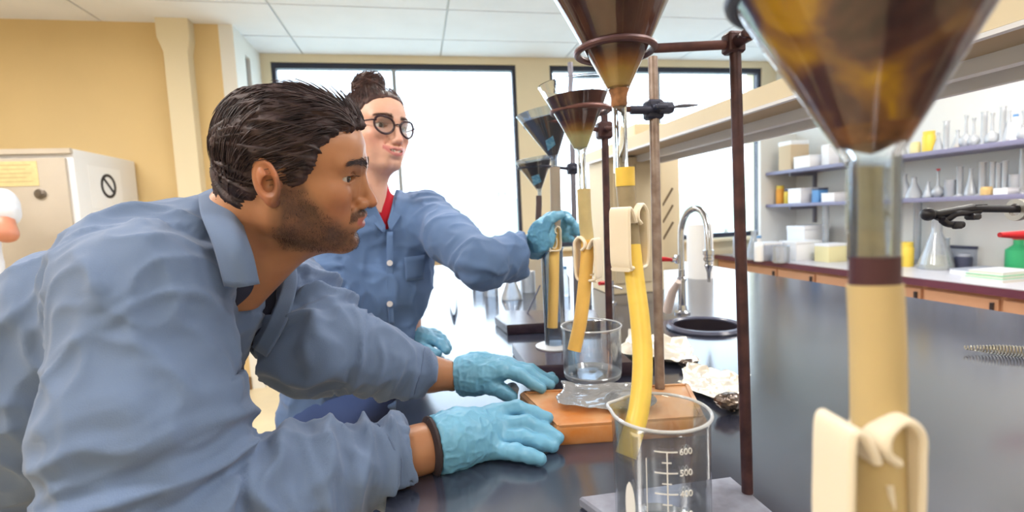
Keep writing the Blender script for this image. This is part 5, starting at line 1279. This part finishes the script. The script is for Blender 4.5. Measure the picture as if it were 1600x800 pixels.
def wfront(px, py, out=.004):
    """point on the front of the torso under a photo pixel (walk the ray into the torso volume)"""
    r_ = ray(px, py); bb_ = (9, None)
    for d in np.linspace(1.05, 1.45, 200):
        p = CP+r_*d; best = 9
        for a, b, ra, rb in ((T1, T2, .088, .080), (T2, T3, .080, .095), (T1+[0, 0, .03], NBw, .07, .05)):
            for dl in (-.075, -.03, 0, .03, .075):
                if ra == .07: dl = 0
                aa = a+lw*dl; bb = b+lw*dl; ba = bb-aa; h = np.clip((p-aa)@ba/(ba@ba), 0, 1); best = min(best, np.linalg.norm(p-aa-ba*h)-ra-(rb-ra)*h)
        if best < .006+out: return p
        if best < bb_[0]: bb_ = (best, p)
    return bb_[1]
def wpatch(name, rows, out=.005, th=.004, mat=None):
    return patch(name, [[wfront(a, b, out) for a, b in r] for r in rows], mat or m_coatb, woman, th, 5, 5)
wpatch('lapel', [[(620, 296), (626, 298), (632, 302)], [(616, 306), (628, 310), (640, 314)], [(612, 324), (620, 330), (630, 332)], [(606, 346), (608, 356), (612, 360)]], .010)
wpatch('lapel', [[(574, 286), (568, 288), (562, 292)], [(580, 304), (572, 308), (562, 316)], [(590, 328), (584, 338), (576, 340)], [(602, 352), (602, 360), (598, 364)]], .010)
pk = wpatch('button_placket', [[(604, 362), (609, 362), (614, 362)], [(604, 400), (609, 400), (614, 400)], [(604, 440), (609, 440), (614, 440)], [(606, 480), (611, 480), (615, 480)], [(608, 506), (612, 506), (616, 506)]], .007, .003)
for i, (a, b) in enumerate(((609, 411), (609, 475))):
    c = wfront(a, b, .011); ax = _n(CP-c); mesh_obj('button', lathed([(0, 0), (.0062, 0), (.0072, .001), (.0072, .0025), (.005, .0028), (.0048, .0018), (0, .0018)], 20, c, axis=ax), M('button_pearl', (214, 214, 220), .3), woman)
wpatch('pocket', [[(632, 402), (650, 400), (664, 398)], [(634, 440), (650, 438), (662, 436)]], .007, .003)
# hair: tight shell, combed up to a bun
bndW = ([-.13, -.09, -.06, -.045, -.034, -.02, .0, .02, .035, .05, .062, .074, .085, .095, .12, .2], [-.06, -.05, -.035, -.025, -.015, .008, .016, .024, .036, .048, .058, .066, .078, .092, .11, .14])
wd = lambda V: (1-np.abs(vnoise(np.stack([np.arctan2(V[:, 1], V[:, 0]+.02)*14, V[:, 2]*8, V[:, 0]*8], 1))))**2*.003-.001
_, wv, wn = hair_shell(.003, gW, (.007, .006, .007, .004), [], bndW, WW, mhW, woman, disp=wd)
bc_ = np.array([-.028, .0, .134])
def wdir(p): d = bc_-p; return d/np.linalg.norm(d, axis=1, keepdims=True)
P2 = comb(wv, wn, 2200, wdir, .045, 7, .0, 4, filt=lambda v, n: np.linalg.norm(v-bc_, axis=1) > .055)
P2 = P2[np.linalg.norm(P2[:, -1]-bc_, axis=1) > .012]
P2 = P2-(P2-np.array([-.006, 0, .039]))*.008; strands(WW(P2), .0007, .0002, mhW, woman, 'hair_locks')
s = SDF(bc_-.06, bc_+.06, .0028); s.ell(bc_, (.042, .042, .025), .01); s.ell(bc_+[0, 0, .012], (.026, .026, .022), .01); V, F_ = s.mesh(); N = vnormals(V, F_)
q = V-bc_; an = np.arctan2(q[:, 1], q[:, 0]); V = V+N*((1-np.abs(np.sin(q[:, 2]*150+an*1.5)))**2*.004)[:, None]
bun = mesh_obj('hair_bun', (WW(V), F_), mhW, woman, sharp=None)
rs = np.random.RandomState(2); bp = []
for k in range(260):
    a0 = rs.uniform(0, 2*PI); z = rs.uniform(-.018, .026); rr = .042*math.sqrt(max(.1, 1-(z/.034)**2))+.0015; sp = rs.uniform(.8, 1.6); bp.append([bc_+np.array([rr*math.cos(a0+sp*t), rr*math.sin(a0+sp*t), z+.010*math.sin(3*t+a0)]) for t in np.linspace(0, 1, 7)])
strands(WW(np.array(bp)), .0013, .0005, mhW, bun, 'bun_locks')
# glasses
gl_ = M('tortoise_frame', (50, 26, 40), .2); lensm = thin_glass('spectacle_lens', (250, 251, 253), .05)
def lens_pts(sg, n=36):
    out = []
    for k in range(n+1):
        a = 2*PI*k/n; y = .0345+.0250*math.cos(a)*(1+.10*math.sin(a)); z = .0140+.0205*math.sin(a)+.0050*max(0, math.cos(a))*max(0, math.sin(a)+.3)
        out.append((.1015-.010*((y-.01)/.045)**2, sg*y, z))
    return np.array(out)
frs = []
for sg in (1, -1):
    lp = lens_pts(sg); frs.append(tubed(WW(lp), .0026, 8, cap=False))
frs.append(tubed(WW(spline([(.1010, .0115, .017), (.1060, 0, .021), (.1010, -.0115, .017)], 5)), .0018, 8))
for sg in (1, -1): frs.append(tubed(WW([(.094, sg*.056, .0235), (.088, sg*.066, .0225), (.04, sg*.0755, .020), (-.012, sg*.078, .016), (-.026, sg*.077, -.004)]), .0019, 8))
V, Fc = join(*frs); gls = mesh_obj('glasses', (V, Fc), gl_, woman, sharp=60)
for sg in (1, -1):
    lp = lens_pts(sg)[:-1]; n = len(lp); V = np.vstack([lp-[.0004, 0, 0], lp+[.0004, 0, 0]]); Fc = [tuple(range(n-1, -1, -1)), tuple(range(n, 2*n))]+[(i, (i+1) % n, n+(i+1) % n, n+i) for i in range(n)]
    mesh_obj('lens', (WW(V), Fc), lensm, gls, smooth=False)
# gloves: left hand round the thin tube, right hand resting on the bench
dt_ = -(CR.T @ (apC-CP))[2]
thp = ([P(848, 362, dt_-.035), P(856, 346, dt_-.045), P(866, 338, dt_-.04), P(876, 336, dt_-.028)], [.014, .0118, .0105, .009])
f1 = ([P(858, 340, dt_+.0), P(870, 334, dt_+.028), P(885, 338, dt_+.022), P(892, 345, dt_-.004)], [.0125, .0112, .0102, .0088])
f2 = ([P(858, 352, dt_+.0), P(876, 346, dt_+.028), P(894, 350, dt_+.016), P(902, 356, dt_-.010)], [.0125, .0114, .0104, .009])
f3 = ([P(857, 362, dt_+.0), P(876, 358, dt_+.026), P(892, 360, dt_+.012), P(904, 363, dt_-.010)], [.0120, .0110, .0100, .0088])
f4 = ([P(854, 372, dt_+.0), P(870, 370, dt_+.024), P(884, 371, dt_+.012), P(892, 373, dt_-.006)], [.0112, .0102, .0092, .0082])
palmW = [([HWl, P(846, 362, dt_-.005), P(856, 346, dt_-.002)], [.027, .024, .015]), ([HWl, P(848, 374, dt_-.01), P(856, 366, dt_-.002)], [.027, .022, .014])]
glove_mesh('glove', [thp, f1, f2, f3, f4], palmW, woman, m_glove, vox=.0024, seed=21, cut=(WWl, -_n(HWl-EWl)))
g1 = ([P(672, 530, 1.26), P(690, 538, 1.24), P(698, 548, 1.22)], [.013, .012, .010]); g2 = ([P(668, 524, 1.29), P(690, 530, 1.28), P(700, 544, 1.255)], [.013, .012, .0105])
g3 = ([P(664, 520, 1.32), P(684, 524, 1.32), P(697, 536, 1.30)], [.0125, .0115, .010]); g4 = ([P(660, 518, 1.34), P(678, 520, 1.35), P(688, 530, 1.34)], [.0115, .0105, .0095]); g5 = ([P(650, 540, 1.24), P(668, 548, 1.22), P(684, 553, 1.21)], [.015, .0125, .0105])
palmX = [([HWr, P(655, 528, 1.28), P(670, 528, 1.28)], [.025, .025, .016]), ([HWr, P(652, 534, 1.26), P(670, 534, 1.26)], [.025, .024, .015])]
go, gv_, gn_, gf_ = glove_mesh('glove', [g1, g2, g3, g4, g5], palmX, woman, m_glove, vox=.0026, seed=31, cut=(WWr, -_n(HWr-EWr)))

# ------------------------------------------------------------------ THE PERSON AT THE FAR LEFT EDGE
D3 = 2.45
p3 = thing('person', 'person in pale T-shirt at the far left edge, arms folded, mostly cut off', 'person', (P(-40, 400, D3)[0], P(-40, 400, D3)[1], 0))
g3_ = dict(gM); g3_.update(skin=(196, 130, 104), scale=.97, neckdir=(-.05, 0, -1), neck=.055, beard=0, open=0, hair_name='dark_hair', hairc=(40, 30, 30), hairc2=(70, 54, 48), browt=1.0)
S3 = P(-2, 318, D3); Hc3 = P(-66, 225, D3); R3 = basis((.5, -.86, 0)); l3 = R3[:, 1]
v3, f3_, c3, _, W3, mh3 = build_head(.0045, g3_, R3, Hc3, p3)
nb3 = Hc3+R3@np.array([-.03, 0, -.17]); SL3 = S3.copy(); SR3 = S3-l3*.36; c3t = (SL3+SR3)/2
EL3 = P(12, 366, D3-.06); WL3 = P(-66, 352, D3-.18); ER3 = SR3+np.array([.02, -.03, -.28]); WR3 = EL3+np.array([-.06, -.04, .03])
def torso3(s, o):
    for d in (-.09, .09): s.chain([c3t+l3*d+[0, 0, -.08], c3t+l3*d*.8+[0, 0, -.28], c3t+l3*d*.8+[0, 0, -.50]], [.10+o, .09+o, .10+o], .05)
    s.cone(SL3, c3t+[0, 0, -.03], .060+o, .075+o, .04); s.cone(SR3, c3t+[0, 0, -.03], .060+o, .075+o, .04); s.cone(c3t, nb3, .08+o, .05+o, .04)
s = SDF(c3t-[.42, .42, .66], c3t+[.42, .42, .26], .013); torso3(s, -.01); s.chain([SL3, EL3, WL3, WL3+(WL3-EL3)*.3], [.048, .040, .028, .034], .02); s.chain([SR3, ER3, WR3], [.048, .040, .028], .02)
b3, bf3 = s.mesh(); b3 = smooth_v(b3, bf3, 2); body = mesh_obj('body', (np.vstack([v3, b3]), np.vstack([f3_, bf3+len(v3)])), m_skin, p3, sharp=None); color_attr(body, np.vstack([c3, np.tile(lin(g3_['skin']), (len(b3), 1))]))
s = SDF(c3t-[.42, .42, .66], c3t+[.42, .42, .26], .010); torso3(s, .0); s.chain([SL3, SL3+(EL3-SL3)*.35], [.066, .064], .03); s.chain([SR3, SR3+(ER3-SR3)*.62], [.066, .062], .03)
V, F_ = s.mesh(); V = smooth_v(V, F_, 2); N = vnormals(V, F_); V = V+N*(vnoise(V*14)*.006+(1-np.abs(vnoise(V*20)))**3*.006)[:, None]
mesh_obj('tshirt', (V, F_), M('pale_tshirt', (222, 226, 236), .85), p3, sharp=None)
legs(c3t+[0, 0, -.56], (.5, -.86), p3, m_trou, m_shoe, .09)
hair_shell(.006, g3_, (.012, .010, .014, .008), [], bnd, W3, mh3, p3, disp=lambda V: V[:, 0]*0)

# stitched seams and folded hems that read on the near sleeve and on both cuffs
def snap_line(pts, V, N, out=.0006, n=10):
    q = spline(pts, n); o = []
    for p in q:
        d = np.linalg.norm(V-p, axis=1); k = np.argmin(d); o.append(V[k]+N[k]*out)
    o = np.array(o)
    for _ in range(2): o[1:-1] = .25*o[:-2]+.5*o[1:-1]+.25*o[2:]
    return o

def ring_on(c, ax, r, n=28):
    ax = _n(ax); u = _n(np.cross(ax, (0, 0, 1))); w_ = np.cross(ax, u); return [np.array(c)+(u*math.cos(t)+w_*math.sin(t))*r for t in np.linspace(0, 2*PI, n+1)]
cfe = P(629, 718, .69); axc = cfe-ER
mesh_obj('cuff_hem', tubed(snap_line(ring_on(cfe-_n(axc)*.026, axc, .048), coatV, coatN, .0002, 3), .0012, 6, cap=False), m_stitch, coat)
ax2 = WL-EL; mesh_obj('cuff_hem', tubed(snap_line(ring_on(WL-_n(ax2)*.030, ax2, .044), coatV, coatN, .0002, 3), .0012, 6, cap=False), m_stitch, coat)

def on_mesh(px, py, V, out=.003, rad=5):
    q = (V-CP)@CR; u = 800+FPX*q[:, 0]/-q[:, 2]; v = 400-FPX*q[:, 1]/-q[:, 2]; d2 = (u-px)**2+(v-py)**2
    while True:
        m = d2 < rad*rad
        if m.any(): break
        rad *= 1.5
    return P(px, py, (-q[m, 2]).min()-out)
def mpatch(nm, rows, mat, par, V, out=.003, th=.003): return patch(nm, [[on_mesh(a, b, V, out) for a, b in r] for r in rows], mat, par, th, 4, 5)
mpatch('lapel', [[(438, 406), (450, 400), (462, 410)], [(442, 440), (453, 440), (464, 446)], [(426, 490), (438, 494), (449, 500)], [(398, 546), (408, 552), (417, 558)]], m_coat, man, coatV)
# ================================================================== SMALL THINGS ON SHELVES, COUNTER AND BENCH
g1m = thin_glass('shelf_glass', (246, 249, 252), .14, .34); g2m = thin_glass('counter_glass', (242, 247, 252), .13, .22)  # white diffuse share put into this glass imitates bright glints
cols = dict(yel=M('yellow_jar_plastic', (236, 206, 84), .4), pale=M('pale_yellow_plastic', (234, 226, 176), .5), wht=M('white_plastic', (240, 242, 246), .45), blu=M('blue_plastic', (96, 150, 206), .45), dk=M('dark_plastic', (74, 78, 100), .4),
            grn=M('green_label', (70, 196, 130), .5), red=MATS['red_plastic'], tan=M('cardboard', (206, 184, 154), .8), amb=M('tan_powder', (222, 190, 130), .7), org=M('orange_plastic', (240, 170, 70), .5), gry=M('grey_plastic', (170, 176, 190), .5))
def wall_prof(out, t=.0018):
    return [(0, 0)]+out+[(max(r-t, .0005), z) for r, z in reversed(out)]+[(0, t)]
def parts_for(kind, h, w_, root, mat, accent=None):
    r = w_/2
    if kind == 'flask': o = [(r*.96, 0), (r, h*.03), (r*.95, h*.12), (r*.30, h*.72), (r*.27, h*.95), (r*.36, h)]
    elif kind == 'volumetric': o = [(r*.5, 0), (r*.9, h*.08), (r, h*.2), (r*.8, h*.33), (r*.24, h*.44), (r*.2, h*.9), (r*.3, h)]
    elif kind == 'cylinder': o = [(r*1.0, 0), (r*1.0, h*.03), (r*.55, h*.06), (r*.55, h*.96), (r*.68, h)]
    elif kind == 'beaker': o = [(r*.95, 0), (r, h*.05), (r, h*.95), (r*1.08, h)]
    else: o = [(r*.95, 0), (r, h*.04), (r, h*.68), (r*.4, h*.84), (r*.4, h)]
    if kind in ('flask', 'volumetric', 'cylinder', 'beaker'):
        mesh_obj('glass_body', lathed(wall_prof(o), 20), mat, root)
        if kind == 'volumetric': mesh_obj('stopper', lathed([(0, h*.98), (r*.19, h*.99), (r*.34, h*1.03), (r*.3, h*1.07), (0, h*1.075)], 12), accent or mat, root)
        if kind == 'cylinder': mesh_obj('foot', lathed([(0, 0), (r*1.15, 0), (r*1.1, h*.02), (0, h*.025)], 16), accent or mat, root)
        if kind == 'flask' and accent: mesh_obj('contents', lathed([(0, .003), (r*.94, .004), (r*.90, h*.12), (r*.72, h*.26), (0, h*.26)], 20), accent, root)
    elif kind == 'bottle':
        mesh_obj('bottle_body', lathed([(0, 0)]+o+[(0, h)], 20), mat, root)
        mesh_obj('cap', lathed([(0, h), (r*.48, h), (r*.48, h*1.10), (0, h*1.10)], 16), accent or cols['wht'], root)
    elif kind == 'jar':
        mesh_obj('jar_body', lathed([(0, 0), (r*.95, 0), (r, h*.05), (r, h*.75), (r*.85, h*.82), (0, h*.82)], 20), mat, root)
        mesh_obj('lid', lathed([(0, h*.82), (r*.9, h*.82), (r*.9, h), (0, h)], 20), accent or mat, root)
    elif kind == 'box':
        mesh_obj('box_body', boxd((-r, -r*.8, 0), (r, r*.8, h*.86), .002), mat, root); mesh_obj('lid', boxd((-r*1.02, -r*.82, h*.86), (r*1.02, r*.82, h), .002), accent or mat, root)
KN = dict(flask=('conical_flask', 'flask'), volumetric=('volumetric_flask', 'flask'), cylinder=('measuring_cylinder', 'cylinder'), beaker=('small_beaker', 'beaker'), bottle=('bottle', 'bottle'), jar=('jar', 'jar'), box=('storage_box', 'box'))
def place(kind, px, y_bot, y_top, wpx, plane, lab, mat=None, acc=None, grp=None, xo=3.64):
    # stand the thing on its shelf/counter where it is seen; size from how tall it looks there
    if plane[0] == 'x':
        z = plane[1]; best = onX(px, y_bot, xo); loc = np.array([xo, best[1], z])
    else:
        z = plane[1]; loc = onZ(px, y_bot, z)
    d = -(CR.T @ (loc-CP))[2]; h = (y_bot-y_top)/FPX*d; w_ = wpx/FPX*d
    nm, ct_ = KN[kind]; t = thing(nm, lab, ct_, (0, 0, 0), grp); parts_for(kind, h, w_, t, mat or g1m, acc)
    t.location = tuple(float(v) for v in loc); return t
UA = ('x', 1.59); LB = ('x', 1.265)
rowA = [('flask', 1409, 236, 212, 15, None, 'small clear conical flask left of the yellow jars on the upper wall shelf'),
        ('jar', 1430, 234, 216, 14, 'pale', 'low pale yellow jar left of the taller yellow jar on the upper wall shelf'),
        ('jar', 1451, 230, 198, 17, 'yel', 'taller yellow jar on the upper wall shelf'),
        ('flask', 1466, 228, 200, 14, None, 'conical flask just right of the taller yellow jar'),
        ('cylinder', 1478, 226, 182, 13, None, 'first tall cylinder right of the yellow jars on the upper wall shelf'),
        ('flask', 1496, 224, 196, 15, 'amb', 'conical flask with tan contents in the middle of the upper wall shelf'),
        ('volumetric', 1509, 222, 176, 17, None, 'long necked flask in the middle of the upper wall shelf, left of its neighbour'),
        ('volumetric', 1521, 221, 180, 16, None, 'long necked flask in the middle of the upper wall shelf, right of its neighbour'),
        ('cylinder', 1537, 219, 168, 14, None, 'second tall cylinder right of the yellow jars on the upper wall shelf'),
        ('volumetric', 1550, 217, 172, 18, None, 'long necked flask right of the second tall cylinder on the upper wall shelf'),
        ('cylinder', 1566, 215, 160, 14, None, 'third tall cylinder right of the yellow jars on the upper wall shelf'),
        ('flask', 1576, 214, 166, 14, None, 'slim conical flask left of the white bottle on the upper wall shelf'),
        ('bottle', 1586, 213, 176, 14, 'wht', 'white bottle with blue cap near the right end of the upper wall shelf'),
        ('volumetric', 1598, 212, 170, 16, None, 'rightmost long necked flask of the upper wall shelf at the picture edge')]
for k, px, yb, yt, wp, c, lab in rowA: place(k, px, yb, yt, wp, UA, lab, cols[c] if (c and k != 'flask') else g1m, cols['amb'] if c == 'amb' else (cols['blu'] if k == 'bottle' else None), 'glassware on the upper wall shelf')
rowB = [('flask', 1412, 308, 270, 26, None, 'broad conical flask at the left end of the lower wall shelf row'),
        ('flask', 1428, 309, 276, 24, None, 'second broad conical flask at the left end of the lower wall shelf row'),
        ('flask', 1450, 309, 284, 15, None, 'small flask left of the red stoppered flask on the lower wall shelf'),
        ('volumetric', 1465, 309, 268, 16, 'red', 'flask with red stopper on the lower wall shelf'),
        ('beaker', 1484, 308, 282, 14, None, 'small beaker right of the red stoppered flask on the lower wall shelf'),
        ('cylinder', 1499, 308, 262, 14, None, 'first tall cylinder on the lower wall shelf'),
        ('flask', 1516, 308, 266, 16, None, 'conical flask between the first two tall cylinders of the lower wall shelf'),
        ('cylinder', 1534, 307, 256, 16, None, 'second tall cylinder on the lower wall shelf'),
        ('jar', 1541, 307, 294, 15, 'amb', 'low tan jar among the tall cylinders of the lower wall shelf'),
        ('cylinder', 1550, 307, 256, 13, None, 'third tall cylinder on the lower wall shelf'),
        ('cylinder', 1559, 307, 258, 12, None, 'fourth tall cylinder on the lower wall shelf'),
        ('cylinder', 1569, 306, 254, 13, None, 'fifth tall cylinder on the lower wall shelf'),
        ('box', 1572, 304, 294, 24, 'wht', 'flat white tray in front of the tall cylinders on the lower wall shelf'),
        ('beaker', 1586, 306, 276, 16, None, 'beaker right of the tall cylinders on the lower wall shelf'),
        ('cylinder', 1596, 306, 236, 14, None, 'tallest cylinder of the lower wall shelf at the picture edge')]
for k, px, yb, yt, wp, c, lab in rowB:
    place(k, px, yb, yt, wp, LB, lab, cols[c] if (c and k in ('jar', 'box')) else g1m, cols['red'] if c == 'red' else None, 'glassware on the lower wall shelf', 3.62 if k in ('jar', 'box') else 3.72)
for k, px, yb, yt, wp, c, a, pl, lab in [
        ('box', 1240, 258, 214, 32, 'tan', 'wht', UA, 'brown carton with white lid at the left end of the upper wall shelf'),
        ('jar', 1229, 262, 246, 11, 'yel', None, UA, 'small bright yellow pot in front of the brown carton on the upper wall shelf'),
        ('box', 1270, 258, 240, 40, 'wht', None, UA, 'long low white box on the upper wall shelf'),
        ('box', 1297, 254, 222, 18, 'wht', None, UA, 'upright white box on the upper wall shelf'),
        ('jar', 1219, 318, 290, 12, 'org', 'yel', LB, 'orange yellow pot at the left end of the lower wall shelf'),
        ('jar', 1231, 317, 294, 11, 'yel', 'dk', LB, 'yellow jar with dark lid at the left end of the lower wall shelf'),
        ('box', 1255, 315, 292, 32, 'wht', None, LB, 'white carton on the lower wall shelf, left of the blue box'),
        ('box', 1281, 314, 292, 17, 'blu', 'dk', LB, 'blue box with dark lid on the lower wall shelf'),
        ('box', 1306, 312, 298, 30, 'wht', None, LB, 'low white box right of the blue box on the lower wall shelf')]:
    place(k, px, yb, yt, wp, pl, lab, cols[c], cols[a] if a else None, None, 3.66 if 'front' not in lab else 3.60)
CT = ('z', RZ)
for k, px, yb, yt, wp, c, a, lab in [
        ('bottle', 1154, 402, 358, 16, 'gry', 'gry', 'grey capped bottle at the far left end of the right counter'),
        ('bottle', 1186, 408, 372, 14, 'wht', 'blu', 'white bottle with blue cap at the far end of the right counter'),
        ('box', 1200, 406, 378, 30, 'gry', 'wht', 'grey crate left of the white cartons on the right counter'),
        ('box', 1250, 405, 376, 44, 'wht', 'wht', 'white carton at the middle of the right counter'),
        ('box', 1262, 400, 352, 44, 'wht', 'wht', 'larger white carton behind the other on the right counter'),
        ('box', 1298, 408, 380, 34, 'pale', 'wht', 'pale yellow bin with white lid on the right counter'),
        ('jar', 1414, 416, 378, 22, 'yel', 'yel', 'bright yellow jar on the right counter under the shelves'),
        ('jar', 1398, 412, 374, 14, 'pale', 'pale', 'pale jar beside the bright yellow jar on the right counter'),
        ('bottle', 1590, 424, 374, 30, 'grn', 'red', 'green labelled bottle with red cap at the right picture edge'),
        ('box', 1520, 414, 382, 60, 'gry', 'dk', 'grey rack box behind the conical flasks on the right counter'),
        ('box', 1542, 428, 420, 70, 'wht', 'gry', 'flat white tray of papers on the right counter'),
        ('jar', 1505, 420, 396, 22, 'dk', 'gry', 'dark jar in front of the grey rack box')]:
    place(k, px, yb, yt, wp, CT, lab, cols[c], cols[a])
for k, px, yb, yt, wp, lab, acc in [
        ('flask', 1462, 420, 340, 46, 'large conical flask below the black retort clamp', cols['pale']),
        ('flask', 1558, 414, 336, 42, 'large conical flask left of the green labelled bottle', None),
        ('flask', 1478, 418, 372, 26, 'smaller conical flask right of the large one on the right counter', None),
        ('cylinder', 1432, 412, 306, 18, 'tall glass cylinder right of the bright yellow jar on the counter', None),
        ('cylinder', 1290, 404, 316, 16, 'tall white footed cylinder behind the pale yellow bin', cols['wht']),
        ('beaker', 1220, 410, 384, 24, 'glass beaker between the grey crate and the white carton', None),
        ('beaker', 1340, 404, 366, 26, 'glass beaker behind the huge blurred tube on the counter', None),
        ('flask', 1178, 405, 360, 30, 'conical flask behind the foremost rod on the right counter', None)]:
    place(k, px, yb, yt, wp, CT, lab, g2m, acc)
# books stacked at the right end of the counter
bk = onZ(1575, 446, RZ)
for i, (c, w_, lab) in enumerate(((cols['wht'], .30, 'white covered book at the bottom of the counter stack'), (cols['grn'], .27, 'green covered book in the middle of the counter stack'), (cols['wht'], .25, 'white notebook on top of the counter stack'))):
    t = thing('book', lab, 'book', (3.46, bk[1]+.16, RZ+i*.021), 'books stacked on the right counter'); x0, y0, z0 = t.location; a = w_/2
    mesh_obj('cover', join(boxd((x0-a, y0-a*.75, z0), (x0+a, y0+a*.75, z0+.002)), boxd((x0-a, y0-a*.75, z0+.018), (x0+a, y0+a*.75, z0+.020)), boxd((x0+a-.003, y0-a*.75, z0+.002), (x0+a, y0+a*.75, z0+.018))), c, t, smooth=False)
    mesh_obj('pages', boxd((x0-a+.006, y0-a*.72, z0+.002), (x0+a-.004, y0+a*.72, z0+.018)), M('page_paper', (238, 234, 222), .8), t, smooth=False)
# things at the far end of the centre bench, seen under and beside the woman's arm
BT = ('z', ZB)
for k, px, yb, yt, wp, lab, mt, acc in [
        ('beaker', 748, 452, 424, 20, 'small beaker below the sleeve of the blue coat', g2m, None),
        ('beaker', 768, 462, 424, 22, 'taller beaker below the cuff of the blue coat', g2m, None),
        ('flask', 800, 468, 420, 34, 'conical flask left of the furthest black base', g2m, None),
        ('beaker', 826, 456, 424, 22, 'beaker between the conical flask and the furthest rod', g2m, None),
        ('bottle', 872, 470, 426, 16, 'small clear bottle with green cap behind the thin tube', cols['gry'], cols['grn']),
        ('bottle', 884, 462, 420, 14, 'small bottle with blue cap beside the green capped one', g2m, cols['blu']),
        ('beaker', 912, 476, 444, 26, 'beaker behind the middle yellow tube', g2m, None)]:
    place(k, px, yb, yt, wp, BT, lab, mt, acc)
q = onZ(838, 478, ZB)
wr_ = thing('stirring_rod', 'thin dark glass rod leaning over the furthest black base', 'rod', P(824, 492, 1.6)); mesh_obj('rod', tubed([P(822, 494, 1.62), P(844, 446, 1.70)], .0028, 8), cols['dk'], wr_)
